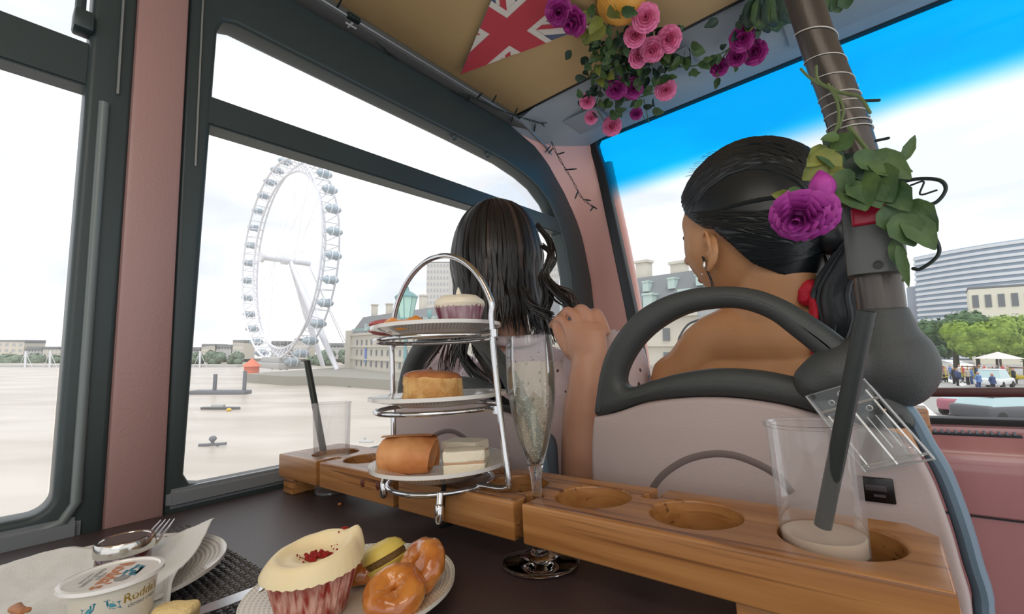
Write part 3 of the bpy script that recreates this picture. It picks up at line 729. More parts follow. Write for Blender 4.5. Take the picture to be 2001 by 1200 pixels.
# wrap on the lowest tier
M_wrap = mat('baked_wrap', (.72, .34, .13), .5, col2=(.58, .22, .07), vscale=28, bump=.5, bscale=120)
z0 = pz_t(0)
ax = V((cam_right.x, cam_right.y, 0)).normalized(); ay = V((-ax.y, ax.x, 0))     # along the view, for measuring only
wp = PZ(800, 900, z0 + .018); wp.z = z0
wr = thing('filled_wrap', 'folded golden tortilla wrap lying on the lowest plate beside the white sandwiches', 'wrap', V((SC.x - .024, SC.y - .030, z0)), rz=math.atan2(ax.y, ax.x) - .12)
b = MB(); rings = []
for i in range(25):
    t = i / 24; x = -.030 + .060 * t
    rr = .0175 + .003 * math.sin(t * PI) - (.007 * (1 - t / .12) ** 2 if t < .12 else 0)
    ring = []
    for j in range(56):
        a = 2 * PI * j / 56
        r_ = rr * (1 + .05 * nz((x * 60, math.cos(a) * 1.5, math.sin(a) * 1.5)))
        if t > .9: r_ *= 1 + .05 * math.sin(2 * a + .5)
        fl = .90
        y = r_ * math.cos(a) * .95; z = r_ * math.sin(a) * 1.0
        z = max(z, -.0150)
        ring.append(V((x + .004 * math.sin(a) * (t > .8) * (t - .8) * 5, y, z + .0155)))
    rings.append(ring)
inner = []
for i in range(6):
    t = i / 5; x = .030 - .018 * t
    inner.append([V((x + .004 * math.sin(2 * PI * j / 56) * (1 - t), (.0150 - .006 * t) * math.cos(2 * PI * j / 56), max((.0150 - .006 * t) * math.sin(2 * PI * j / 56), -.0130) + .0155)) for j in range(56)])
b.rings(rings + inner)
b.rings([[V((x, math.cos(a) * (.0190 + .002) * s, max(.0208 * math.sin(a) * s, -.0145) + .0157)) for a in [math.radians(-40 + 150 * k / 20) for k in range(21)]] for x, s in ((-.026, 1.0), (-.010, 1.04), (.010, 1.045), (.024, 1.02), (.031, 1.0))], closed=False, cap=False)
displace(b, .0007, 160, 2)
obj('tortilla', b, M_wrap, wr)
b = MB(); b.ell(V((.016, 0, .015)), V((.007, .0105, .0105))); displace(b, .003, 150, 7); obj('filling', b, mat('wrap_filling', (.50, .16, .05), .5, col2=(.62, .32, .12), vscale=60), wr)
wr.scale = (1.06, 1.08, 1.12)
# sandwiches
M_bread = mat('white_bread', (.88, .80, .64), .85, bump=.6, bscale=400)
M_fill = mat('pale_sandwich_filling', (.55, .35, .22), .6)
def sandwich(label, loc, rz, size=(.045, .030)):
    t = thing('finger_sandwich', label, 'sandwich', loc, rz=rz, group='white bread sandwiches on the lowest tier')
    for z in (.0068, .0205):
        b = MB(); b.box(V((0, 0, z)), V((size[0], size[1], .0115)), bev=.0015, seg=2)
        bmesh.ops.subdivide_edges(b.bm, edges=b.bm.edges[:], cuts=3, use_grid_fill=True); displace(b, .0012, 90, z * 900); obj('bread_slice', b, M_bread, t)
    b = MB(); b.box(V((0, 0, .0137)), V((size[0] * .97, size[1] * .97, .0030)), bev=.0008); obj('filling', b, M_fill, t)
    return t
sandwich('white bread sandwich in front, right of the wrap on the lowest plate', V((SC.x + .041, SC.y + .000, z0 - .0005)), .72)
sandwich('white bread sandwich at the back of the lowest plate, partly behind the wrap', V((SC.x + .004, SC.y + .036, z0 + .001)), .25, (.048, .034))
# ------------------------------------------------------------------ champagne flute standing on the table in the rack's slot
M_glass = mat('clear_glass', (.97, .98, .98), .0, trans=1, ior=1.42)
M_wine = mat('champagne', (.96, .92, .76), .0, trans=1, ior=1.16)
FS=1.10
fl = thing('champagne_flute', 'tall champagne flute half filled with pale bubbly wine, its stem in the rack slot', 'glass', V((-.281, .362, 0)))
R = [(.0005, .0008), (.030, .0008), (.0335, .0016), (.0340, .0024), (.0330, .0032), (.020, .0050), (.010, .0085), (.0062, .013), (.0072, .017), (.0064, .021), (.0045, .027), (.0040, .04), (.0041, .060), (.0048, .078), (.0062, .0865), (.0074, .0905), (.0005, .0905)]
SQ = Matrix.Diagonal((FS, FS, 1.01, 1))
b = MB(); b.lathe(R, 72, cap=False); b.bm.transform(SQ); obj('stem_and_foot', b, M_glass, fl, ang=60)
Bo = [(.0062, .0880), (.0088, .095), (.0125, .108), (.0165, .124), (.0198, .142), (.0219, .160), (.0226, .176), (.0224, .195), (.0215, .2145), (.0212, .2165), (.0203, .2165), (.0205, .2145), (.0214, .195), (.0216, .176), (.0209, .160), (.0188, .142), (.0155, .124), (.0115, .108), (.0076, .096), (.0040, .0915)]
b = MB(); b.lathe(Bo, 72, cap=False); b.bm.transform(SQ); obj('bowl', b, clear_mat('flute_bowl_glass', (.99, .99, .99), .02, .01, (.9, .92, .92), edge=.75), fl, ang=60)
b = MB(); b.lathe([(.0005, .0915), (.0038, .0918), (.0074, .0963), (.0113, .1083), (.0153, .1243), (.0186, .1423), (.0207, .1602), (.0214, .176), (.02135, .186), (.02125, .1905), (.0005, .1903)], 64, cap=False); b.bm.transform(SQ)
obj('sparkling_wine', b, clear_mat('champagne_body', (1, .99, .90), .04, .14, (1, .97, .80), edge=.3), fl, ang=60)
b = MB(); rnd = random.Random(3)
for k in range(230):
    z = .098 + .075 * rnd.random() ** 1.1; rm = .0065 + (z - .098) * .23; rm = min(rm, .0200); a = rnd.random() * 2 * PI; q = rm * rnd.random() ** .35
    b.ell(V((q * math.cos(a), q * math.sin(a), z)), rnd.uniform(.00022, .0006), seg=8, ring=5)
for k in range(46):
    a = 2 * PI * k / 46; b.ell(V((.0206 * math.cos(a), .0206 * math.sin(a), .1903)), rnd.uniform(.0004, .0007), seg=6, ring=4)
b.bm.transform(Matrix.Diagonal((FS,FS,1.01,1)))
bo = obj('bubbles', b, mat('bubble_white', (.95, .95, .9), .15, spec=.8), fl, kind='stuff')

# ------------------------------------------------------------------ plastic cups with straws
M_cup = clear_mat('clear_plastic_cup', (.97, .97, .97), .03, .10, (.96, .95, .94), edge=.5)
M_milk = mat('milky_coffee', (.66, .52, .40), .3, sub=.2)
M_straw = mat('black_straw', (.022, .028, .026), .38, bump=.1, bscale=100)
def cup_mb(r0, r1, h):
    b = MB(); b.lathe([(.0005, .003), (r0 * .9, .003), (r0 * .93, .0), (r0, .0), (r0 + (r1 - r0) * .5, h * .5), (r1, h - .002), (r1 + .0014, h - .002), (r1 + .0016, h), (r1, h + .0006), (r1 - .0006, h)], 64, cap=False)
    return b
c1 = V((-.042, .383, 0)); zr = .137
def make_cup(label, c, r0, r1, h, l0, l1):
    t = thing('plastic_cup', label, 'cup', c, group='clear plastic cups standing in the rack')
    obj('cup_wall', cup_mb(r0, r1, h), M_cup, t)
    rr = lambda z: r0 + (r1 - r0) * z / h - .0009
    b = MB(); b.lathe([(.0005, l0), (rr(l0), l0), (rr(l1), l1), (rr(l1) - .001, l1 + .0006), (rr(l1) - .003, l1), (.0005, l1)], 56); obj('milky_drink', b, M_milk, t)
    return t
make_cup('large clear plastic cup holding a little milky drink in the rightmost rack hole', V((PZ(1608, 1042, .064).x, PZ(1608, 1042, .064).y, 0)), .0245, .0272, .139, .054, .064)
make_cup('hazy clear plastic cup in the rack hole nearest the left window', V((-.724, .386, 0)), .0262, .0300, .142, .050, .054)
def straw(label, p0, p1, r):
    d = (p1 - p0); L_ = d.length; q = d.to_track_quat('Z', 'Y').to_matrix()
    b = MB(); b.lathe([(r, 0), (r, L_), (r * .88, L_), (r * .88, 0)], 24, cap=False); b._f
    # close bottom ring between walls
    o = obj('drinking_straw', b, M_straw); me = o.data
    me.transform(q.to_4x4()); o.location = p0; tag(o, label, 'straw', 'wide black drinking straws'); return o
sa = PY(1608, 1028, .372); sb = PY(1692, 608, .352)
straw('wide black straw leaning in the large cup at the right end of the rack', sa, sb, .0051)
sa = PY(633, 888, .388); sb = PY(600, 706, .388)
straw('black straw leaning in the hazy cup beside the left window', sa, sb, .0056)
# ------------------------------------------------------------------ front plate with its bakes
fwd2 = V((cam_fwd.x, cam_fwd.y, 0)).normalized(); rt2 = V((cam_right.x, cam_right.y, 0)).normalized()
PC = V((-.361, .212, 0)); PR = .083
pm = plate_mb(PR, .0115, .004); pm.bm.transform(Matrix.Translation(V((0, 0, .0062))))
o = obj('dessert_plate', pm, M_chinaL); o.location = PC; tag(o, 'round cream plate with embossed dashes at the front, holding cupcake, macaron and doughnuts', 'plate')
pz0 = .0080
# big cupcake
kc = V((-.3655, .1795, pz0))
ck = thing('cupcake', 'large red velvet cupcake with cream frosting and red crumbs at the front', 'cupcake', kc, rz=math.atan2(rt2.y, rt2.x))
# local x = right in the photo, y = away
cm = case_mb(.0245, .0330, .0335, 34, .085, 272)
obj('paper_case', cm, mat('red_velvet_case', (.30, .035, .025), .5, col2=(.66, .40, .33), vscale=9, stretch=(26, 26, 3)), ck)
b = MB(); N_ = 96; rows = []
def frost(u, a):
    """u 0..1 from the rim to the middle, a angle"""
    R = .0375; r = R * (1 - u)
    back = .5 + .5 * math.sin(a + .15)             # high at the far right
    right = .5 + .5 * math.cos(a - .75)
    ridge = math.exp(-((r - R * .78) / (R * .20)) ** 2)
    z = .036 + .007 * min(1, u * 3.2) ** .6 + ridge * (.002 + .0105 * right ** 1.3) - .0045 * math.exp(-(r / (R * .6)) ** 2)
    if u < .12: z -= .004 * (1 - u / .12)
    z += .0015 * math.exp(-((r - R * .42) / (R * .12)) ** 2) * (.5 + .5 * math.sin(a * 1 + 4.0))
    tip = math.exp(-((a - .55) / .20) ** 2) * math.exp(-((r - R * .92) / (R * .16)) ** 2); z += .007 * tip
    z += .0006 * nz((r * 90 * math.cos(a), r * 90 * math.sin(a), 1))
    r2 = r + .003 * tip
    z += .0012 * math.sin(2 * PI * (u * 2.6) + a) * min(1, u * 5) * (1 - u)
    if u < .06: z += .0006 * math.sin(a * 34)
    return V((r2 * math.cos(a), r2 * math.sin(a), z))
U_ = [0, .02, .05, .09, .14, .19, .24, .29, .34, .4, .46, .52, .58, .65, .72, .8, .88, .95, .99]
rings = [[V((.029 * math.cos(2 * PI * j / N_), .029 * math.sin(2 * PI * j / N_), .033)) for j in range(N_)]]
rings += [[frost(u, (2 * PI * j / N_) - PI) for j in range(N_)] for u in U_]
b.rings(rings); obj('frosting', b, M_frost, ck, ang=70)
b = MB(); rnd = random.Random(5)
def crumb(x, y, s, n, sp):
    for k in range(n):
        px_, py_ = x + rnd.gauss(0, sp), y + rnd.gauss(0, sp * .8); r_ = math.hypot(px_, py_); a_ = math.atan2(py_, px_)
        p = frost(max(0, 1 - r_ / .0375), a_); b.ell(V((px_, py_, p.z + (.3 + rnd.random()) * s)), rnd.uniform(.4, 1) * s, seg=6, ring=4)
crumb(.001, .001, .0019, 80, .0036); crumb(.009, .003, .0018, 40, .0026); crumb(.017, .022, .0012, 14, .0016); crumb(-.010, -.001, .0007, 8, .003); crumb(.012, .014, .0006, 6, .002)
for v in b.bm.verts: v.co += V((rnd.gauss(0, .0002), rnd.gauss(0, .0002), 0))
cr = obj('red_crumbs', b, M_crumb, ck, kind='stuff')
# yellow macaron, leaning
M_ymac = mat('yellow_macaron', (.74, .58, .13), .40, bump=.15, bscale=250)
tilt = Matrix.Rotation(math.radians(-24), 3, fwd2) @ Matrix.Rotation(math.radians(-8), 3, rt2)
mc = PZ(744, 1104, .024)
macaron('macaron', 'yellow macaron leaning between the large cupcake and the doughnuts', 'macaron', mc + V((-.004, .006, .002)), M_ymac, .0205, rot=tilt, fill=mat('brown_filling', (.16, .09, .025), .6, bump=.8, bscale=400), hs=1.05)
# glazed doughnuts
M_dough = mat('glazed_doughnut', (.62, .235, .045), .22, col2=(.42, .12, .02), vscale=42, bump=.35, bscale=150, coat=.8)
def doughnut(label, c, R, r, rot, pin=0.0, seed=0):
    t = thing('glazed_doughnut', label, 'doughnut', c, rot=rot, group='small glazed ring doughnuts on the front plate')
    b = MB(); P = []
    for i in range(64):
        a = 2 * PI * i / 64; ring = []
        for j in range(28):
            q = 2 * PI * j / 28; rr = r * (1 + .07 * nz((math.cos(a) * 2, math.sin(a) * 2, math.cos(q)), 1, seed))
            x = R + rr * math.cos(q); z = rr * math.sin(q) * .92
            p = V((x * math.cos(a), x * math.sin(a) * (1 - pin * .0), z))
            if pin and math.cos(q) < .2: p.y *= (1 - pin)
            ring.append(p)
        P.append(ring)
    b.rings(P, loop=True); displace(b, .0011, 130, seed)
    obj('dough_ring', b, M_dough, t)
    return t
td = (CAM - V((-.30, .21, .03))).normalized()
up_tilt = lambda ax, dg_: Matrix.Rotation(math.radians(dg_), 3, ax)
d1 = PZ(771, 1156, .0265); doughnut('front glazed ring doughnut with a pinched middle, nearest on the plate', d1 + V((0, 0, -.001)), .0118, .0112, up_tilt(rt2, 27), 0, 1)
d2 = PZ(822, 1108, .0290); doughnut('rear glazed doughnut propped on its edge against the front one', d2, .0125, .0112, up_tilt(fwd2, -40) @ up_tilt(rt2, 30) @ Matrix.Rotation(.6, 3, 'Z'), .55, 6)
d3 = PZ(690, 1126, .018); doughnut('glazed doughnut mostly hidden behind the large cupcake', V((d3.x - .004, d3.y + .012, pz0 + .0115)), .0105, .0105, Matrix.Identity(3), 0, 9)

# ------------------------------------------------------------------ woven placemat
b = MB(); cs = .0066; MX0, MX1, MY0, MY1 = -.737, -.345, -.115, .198
nx, ny = int((MX1 - MX0) / cs), int((MY1 - MY0) / cs)
M_mat = mat('black_woven_cord', (.075, .068, .068), .36, bump=.3, bscale=500)
for i in range(nx):
    for j in range(ny):
        x = MX0 + (i + .5) * cs; y = MY0 + (j + .5) * cs
        if y < -.02 and x < -.50: continue
        if y < -.06: continue
        over = (i + j) % 2 == 0; h = .0027 + random.uniform(-.0003, .0003)
        a_, c_ = (.56 * cs, .40 * cs) if over else (.40 * cs, .56 * cs)
        # little rounded pillow (8-gon, two levels)
        r0 = [V((x + a_ * math.cos(t), y + c_ * math.sin(t), .0006)) for t in [2 * PI * k / 8 for k in range(8)]]
        r1 = [V((x + a_ * .8 * math.cos(t), y + c_ * .8 * math.sin(t), h * .75)) for t in [2 * PI * k / 8 for k in range(8)]]
        r2 = [V((x + a_ * .4 * math.cos(t), y + c_ * .4 * math.sin(t), h)) for t in [2 * PI * k / 8 for k in range(8)]]
        b.rings([r0, r1, r2])
b.box(V(((MX0 + MX1) / 2, (MY0 + MY1) / 2, .0006)), V((MX1 - MX0 - .003, MY1 - MY0 - .003, .0010)))
single('placemat', b, M_mat, 'black woven cord placemat under the left plate, beside the pink pillar', 'placemat', ang=60)

# ------------------------------------------------------------------ left plate and what lies on it
LC = V((-.567, .075, .003)); pm = plate_mb(.104, .0125, .004); pm.bm.transform(Matrix.Translation(V((0, 0, .0062))))
M_chinaL2 = china_pat('dashed_china_side', (.78, .76, .72), (.36, .34, .31), 260, .060, .101)
o = obj('side_plate', pm, M_chinaL2); o.location = LC; tag(o, 'white plate with dashed rim on the placemat, mostly covered by a paper napkin', 'plate')
# napkin
M_nap = mat('white_paper_napkin', (.83, .82, .79), .8, sub=.1, bump=.25, bscale=500)
A = V((-.700, .020)); B = V((-.600, .183)); C = V((-.440, .100)); D = V((-.520, -.050)); NN = 60
b = MB(); g = []
for i in range(NN + 1):
    row = []
    for j in range(NN + 1):
        u, v = i / NN, j / NN
        p = A * (1 - u) * (1 - v) + B * u * (1 - v) + C * u * v + D * (1 - u) * v
        dist = (V((p.x, p.y)) - V((LC.x, LC.y))).length
        z = .0125 + (.0125 * min(1, (dist / .098) ** 4) if dist < .106 else .0125 - .35 * (dist - .106))
        z = max(z, .0055 if dist > .112 else .0125)
        cdir = (p - A).dot((C - A).normalized())
        z += .0035 * abs(math.sin((u * 2.3 + v * .7) * PI)) * u + .0022 * nz((p.x * 26, p.y * 26, 0)) + .001 * nz((p.x * 90, p.y * 90, 3))
        z += .007 * math.exp(-((v - 1) / .05) ** 2) * u + .004 * math.exp(-((u - 1) / .04) ** 2)
        z += .009 * max(0, u - .75) * 4 * (1 - v) * .6
        # flat under the pot and the jar
        if (V((p.x, p.y)) - V((-.455, .077))).length < .036: z = min(z, .0165)
        row.append(V((p.x, p.y, z)))
    g.append(row)
b.rings(g, closed=False, cap=False)
no = obj('paper_napkin', b, M_nap); sol = no.modifiers.new('t', 'SOLIDIFY'); sol.thickness = .0009; sol.offset = 1
recentre(no); tag(no, 'crumpled white paper napkin spread over the left plate', 'napkin')
# cream pot
M_pot = mat('white_plastic_pot', (.86, .80, .68), .3, sub=.2)
M_lid = mat('pot_lid_white', (.84, .84, .82), .18, coat=.4)
tc_ = PZ(222, 1110, .054); TC = V((tc_.x, tc_.y, .0175)); hT = .0345
print('tub at', TC)
tow = (CAM - TC); tow.z = 0; tow.normalize(); rz0 = math.atan2(tow.y, tow.x)
tubt = thing('cream_pot', 'small round white clotted cream pot with printed birds on the napkin', 'pot', TC, rz=rz0)   # local x toward viewer
b = MB(); b.lathe([(.0005, 0), (.0255, 0), (.0265, .0015), (.0292, hT - .003), (.0325, hT - .0025), (.0325, hT - .001), (.0005, hT - .001)], 64); obj('pot_body', b, M_pot, tubt)
b = MB(); b.lathe([(.0005, hT), (.0295, hT), (.0305, hT + .0012), (.0332, hT + .0010), (.0338, hT - .0015), (.0333, hT - .0015), (.0005, hT - .0008)], 64)
lid = obj('pot_lid', b, M_lid, tubt)
M_teal = mat('teal_print', (.02, .19, .28), .5); M_teal2 = mat('light_teal_print', (.10, .38, .44), .5); M_gold = mat('gold_print', (.36, .23, .03), .45); M_or = mat('orange_print', (.55, .22, .10), .5); M_gr = mat('grey_print', (.28, .28, .27), .5)
lz = hT + .0004
# lid faces the traveller: text runs down to the right in the photo
LR = math.radians(-90 + 28)
def lidM(x, y, rot=0): return Matrix.Rotation(LR, 4, 'Z') @ Matrix.Translation(V((x, y, lz))) @ Matrix.Rotation(rot, 4, 'Z')
# local lid frame after LR: x to the right of the print, y up the print
lidL = thing
LPA = math.radians(-22)
t1 = text_mesh("Rodda's", .0158, Matrix.Rotation(LPA, 4, 'Z') @ Matrix.Translation(V((.001, .000, lz))), M_or, .00008, bold=.0002); obj('brand_lettering', t1, M_or, lid)
lm = Matrix.Rotation(LPA, 4, 'Z')
for (tx, sz, yy) in (('original', .0048, -.0075), ('clotted cream', .0062, -.0125), ('from Cornwall', .0032, -.0175)):
    obj('small_lettering', text_mesh(tx, sz, lm @ Matrix.Translation(V((0, yy, lz))), M_gr, .00006), M_gr, lid)
b = MB()
for k in range(7):
    x = -.012 + .0035 * k; b.box(lm @ V((x * .9, .0115 + .004 * math.sin(k * 1.7), lz)), V((.007, .0022, .0002)), rot=(0, 0, LPA + .2 * math.sin(k)))
for k in range(5): b.box(lm @ V((-.006 + .003 * k, .0175, lz)), V((.006, .0018, .0002)), rot=(0, 0, LPA))
obj('blue_print', b, M_teal, lid)
b = MB(); b.lathe([(.0001, 0), (.005, 0), (.005, .0002), (.0001, .0002)], 20, lm @ V((.012, .0105, lz)))
obj('round_print', b, M_gr, lid)
S_TUB = .9
def wallmap(me, r=.0282, z0=.0, slope=.085):
    """wrap flat lettering (x along, y up) round the pot side"""
    for v in me.vertices:
        a = v.co.x / r; rr = r * .97 + (v.co.y - .5 * hT) * slope + .0004 + v.co.z; v.co = V((rr * math.cos(a), rr * math.sin(a), v.co.y))
    return me
wm = text_mesh("Rodda's", .0092, Matrix.Translation(V((.0215, .0225, 0))) @ Matrix.Rotation(.0, 4, 'Z'), M_gold, .0002, bold=.00018); obj('gold_lettering', wallmap(wm), M_gold, tubt.children[0] if 0 else tubt)
wm = text_mesh("clotted cream", .0042, Matrix.Translation(V((.0220, .0165, 0))), M_gr, .0002, bold=.0001); obj('small_lettering', wallmap(wm), M_gr, tubt)
def bird(x, y, s, flip):
    P = [(-.005, -.002), (-.0042, .0008), (-.0055, .0022), (-.0025, .0020), (-.0005, .0030), (.0010, .0042), (.0018, .0053), (.0030, .0054), (.0055, .0050), (.0036, .0042), (.0034, .0028), (.0030, .0005), (.0010, -.0018), (-.0015, -.0026), (-.0060, -.0040)]
    b = MB(); b.face([V(((px_ * flip * s + x), py_ * s + y, .0002)) for px_, py_ in P]); me = b.mesh(M_teal, False); obj('printed_bird', wallmap(me), M_teal, tubt)
    P2 = [(-.0030, -.0012), (-.0010, .0016), (.0012, .0026), (.0022, .0008), (.0005, -.0010)]
    b = MB(); b.face([V(((px_ * flip * s + x), py_ * s + y, .0004)) for px_, py_ in P2]); me = b.mesh(M_teal2, False); obj('bird_wing', wallmap(me), M_teal2, tubt)
bird(-.0130, .0200, 1.0, 1); bird(.0005, .0205, 1.0, -1)
b = MB(); b.box(V((-.0330, .018, .0001)), V((.0045, .015, .0002))); bmesh.ops.subdivide_edges(b.bm, edges=b.bm.edges[:], cuts=2)
me = b.mesh(mat('pale_print_panel', (.62, .62, .56), .5), False); obj('side_panel_print', wallmap(me), MATS['pale_print_panel'], tubt)
tubt.scale = (.92, .92, .92)
# jam jar with a metal lid, beyond the pot
jc = PZ(245, 1051, .046); JC = V((jc.x, jc.y, .0165))
jr = thing('jam_jar', 'small jar of dark jam with a shiny metal lid behind the cream pot', 'jar', JC)
b = MB(); b.lathe([(.0005, 0), (.0195, 0), (.0210, .002), (.0215, .009), (.0210, .0165), (.0195, .019), (.0005, .019)], 48); obj('jar_glass', b, mat('jar_dark_jam', (.06, .008, .010), .05, coat=1), jr)
b = MB(); b.lathe([(.0198, .0175), (.0225, .0180), (.0228, .0195), (.0226, .0275), (.0215, .0295), (.0190, .0295), (.0185, .0288), (.0005, .0288)], 56, cap=False)
jl = obj('jar_lid', b, mat('silver_lid', (.62, .60, .56), .16, metal=1), jr)
b = MB(); b.lathe([(.0005, .0290), (.0168, .0290), (.0168, .0294), (.0005, .0294)], 40); obj('lid_label', b, mat('lid_label_brown', (.10, .075, .07), .35), jl)
# fork
fk = thing('fork', 'steel fork resting across the plate rim behind the jam jar, tines raised', 'fork', V((JC.x, JC.y + .01, .02)))
M_steel = mat('cutlery_steel', (.80, .80, .81), .28, metal=1)
T0, T1 = PZ(300, 1048, .030), PZ(327, 1021, .036)
dd = (T1 - T0).normalized(); sd = dd.cross(V((0, 0, 1))).normalized()
for k in range(4):
    off = sd * (-.0075 + .005 * k); b = MB(); b.tube([T0 - dd * .006 + off, T0 + dd * .012 + off + V((0, 0, .001)), T1 + off * .9 + V((0, 0, .003))], [.0014, .0012, .0006], 8, rnd=True); obj('tine', b, M_steel, fk, world=True)
b = MB(); b.tube(smooth_path([T0 - dd * .002, T0 - dd * .012 + V((0, 0, -.002)), T0 - dd * .022 + V((0, 0, -.002)), T0 - dd * .05 + V((0, 0, .0)), T0 - dd * .13 + V((0, 0, .0))], 4), [.0095] * 4 + [.009, .0075, .005, .0035, .0028, .0026, .0026, .003, .0034, .0038, .0042, .0045, .0045], 12, sx=1, sy=.22, rnd=False)
obj('fork_handle', b, M_steel, fk, world=True)
# knife
kn = thing('table_knife', 'shiny table knife lying on the placemat against the front plate', 'knife', PZ(440, 1172, .006))
K1, K0 = PZ(520, 1147, .0175), PZ(365, 1204, .006)
kd = (K1 - K0).normalized(); ks = V((0, 0, 1)).cross(kd).normalized()
b = MB(); prof = []
for t, w0, w1 in ((0, -.006, .006), (.25, -.008, .0068), (.6, -.0095, .0070), (.85, -.008, .0068), (.95, -.004, .0060), (1.0, .002, .0050)):
    c = K0 + (K1 - K0) * t; prof.append([c + ks * w0 + V((0, 0, -.0002)), c + ks * w1 + V((0, 0, -.0012)), c + ks * w1 + V((0, 0, .0012)), c + ks * w0 + V((0, 0, .0002))])
b.rings(prof); obj('blade', b, M_steel, kn, world=True)
b = MB(); b.tube([K0 + kd * .004, K0 - kd * .02, K0 - kd * .09], [.005, .006, .0075], 12, sx=1, sy=.5, rnd=True); obj('knife_handle', b, M_steel, kn, world=True)
# scone pieces
b = MB(); b.box(V((0, 0, 0)), V((.030, .020, .018)), bev=.004); bmesh.ops.subdivide_edges(b.bm, edges=b.bm.edges[:], cuts=3, use_grid_fill=True); displace(b, .004, 60, 4)
q = PZ(335, 1203, .017); b.bm.transform(Matrix.Translation(V((q.x, q.y, .0145))) @ Matrix.Rotation(.7, 4, 'Z')); single('scone_piece', b, mat('scone_flesh', (.80, .62, .30), .8, bump=.8, bscale=300), 'broken piece of scone at the bottom edge, beside the knife', 'scone')
b = MB(); b.box(V((0, 0, 0)), V((.020, .007, .004)), bev=.002); bmesh.ops.subdivide_edges(b.bm, edges=b.bm.edges[:], cuts=2, use_grid_fill=True); displace(b, .0018, 90, 8)
q = PZ(38, 1192, .026); b.bm.transform(Matrix.Translation(q) @ Matrix.Rotation(.3, 4, 'Z')); single('pastry_crumb', b, MATS['tan_pastry'], 'flat tan pastry crumb on the napkin in the lower left corner', 'crumb')
b = MB(); b.ell(V((0, 0, 0)), V((.0035, .0025, .0015))); displace(b, .001, 300, 8); b.bm.transform(Matrix.Translation(PZ(664, 985, .0012))); single('orange_crumb', b, mat('orange_crumb', (.6, .22, .05), .6), 'tiny orange crumb on the table below the wooden rack', 'crumb')
# ------------------------------------------------------------------ people
def skin(name, c, c2):
    m = mat(name, c, .45, sub=.25, bump=.12, bscale=350, col2=c2, vscale=14); return m
M_skinA = skin('warm_tan_skin', (.56, .295, .145), (.52, .26, .115)); M_skinB = skin('pinkish_skin', (.56, .31, .21), (.52, .27, .18))
def hair_mat(name, c, rough):
    m = mat(name, c, rough, spec=.55); return m
M_hairA = hair_mat('black_hair', (.010, .014, .017), .34); M_hairB = hair_mat('dark_brown_hair', (.012, .010, .009), .42)
M_hairBb = hair_mat('brown_hair_lights', (.055, .036, .030), .35)
def head_mesh(b, X, s=1.0):
    """face along +X(local), up z; origin mid-skull. X places it."""
    def fn(p):
        x, y, z = p
        # cranium long in x, jaw narrowing down
        q = V((x * .098, y * .078, z * .115))
        if z < 0:
            k = -z; q.y *= 1 - .30 * k ** 1.5; 
            if x > 0: q.x *= 1 - .10 * k
            else: q.x *= 1 - .42 * k
        if x > .5: q.x -= .010 * (x - .5)
        # brow, nose, lips, chin
        f = max(0, x)
        q.x += f * .020 * math.exp(-((z + .18) / .10) ** 2 - (y / .16) ** 2)
        q.x += f * .010 * math.exp(-((z + .08) / .14) ** 2 - (y / .12) ** 2)
        q.x += f * .007 * math.exp(-((z + .48) / .09) ** 2 - (y / .30) ** 2)
        q.x += f * .011 * math.exp(-((z + .80) / .16) ** 2 - (y / .35) ** 2)
        q.x -= f * .006 * math.exp(-((z - .06) / .09) ** 2) * math.exp(-((abs(y) - .38) / .18) ** 2)
        q.x += f * .005 * math.exp(-((z - .26) / .12) ** 2)
        q += V((.004, 0, 0)) * math.exp(-((z + .30) / .2) ** 2 - ((abs(y) - .55) / .2) ** 2)
        q.y += math.copysign(.005, y) * math.exp(-((z + .28) / .22) ** 2 - ((x - .55) / .3) ** 2)
        return q * s
    b.ell(V((0, 0, 0)), V((1, 1, 1)), seg=64, ring=48, fn=fn); 
def orient(face, up=V((0, 0, 1))):
    x = face.normalized(); y = up.cross(x).normalized(); z = x.cross(y); return Matrix((x, y, z)).transposed()
def ear_mb(b, X):
    """ear: outer helix, lobe and bowl; local: x forward, z up, y outward"""
    P = []
    for k in range(17):
        t = k / 16; a = math.radians(200 - 255 * t)
        P.append(X @ V((-.004 + .0155 * math.cos(a) * (.9 if math.sin(a) > 0 else .8), .006 + .005 * math.sin(t * PI), .004 + .0235 * math.sin(a))))
    P = [X @ V((.010, .002, .014))] + P[:0]
    Q = [(.011, .003, .012), (.010, .006, .022), (.001, .010, .028), (-.010, .013, .024), (-.016, .014, .012), (-.015, .012, .0), (-.009, .009, -.013), (-.003, .007, -.022), (.004, .005, -.024), (.007, .003, -.017)]
    b.tube(smooth_path([X @ V(q) for q in Q], 4), [.0032] * 37, 10, rnd=False)
    Q2 = [(.006, .003, .017), (-.003, .008, .016), (-.008, .009, .008), (-.006, .008, -.002), (0, .006, -.008)]
    b.tube(smooth_path([X @ V(q) for q in Q2], 4), [.0026] * 17, 8)
    b.ell(X @ V((.002, .003, -.017)), V((.006, .004, .008)) , rot=X.to_3x3())
    b.ell(X @ V((-.005, .002, .002)), V((.013, .0035, .022)), rot=X.to_3x3())
    b.ell(X @ V((.009, .003, -.001)), V((.003, .004, .005)), rot=X.to_3x3())

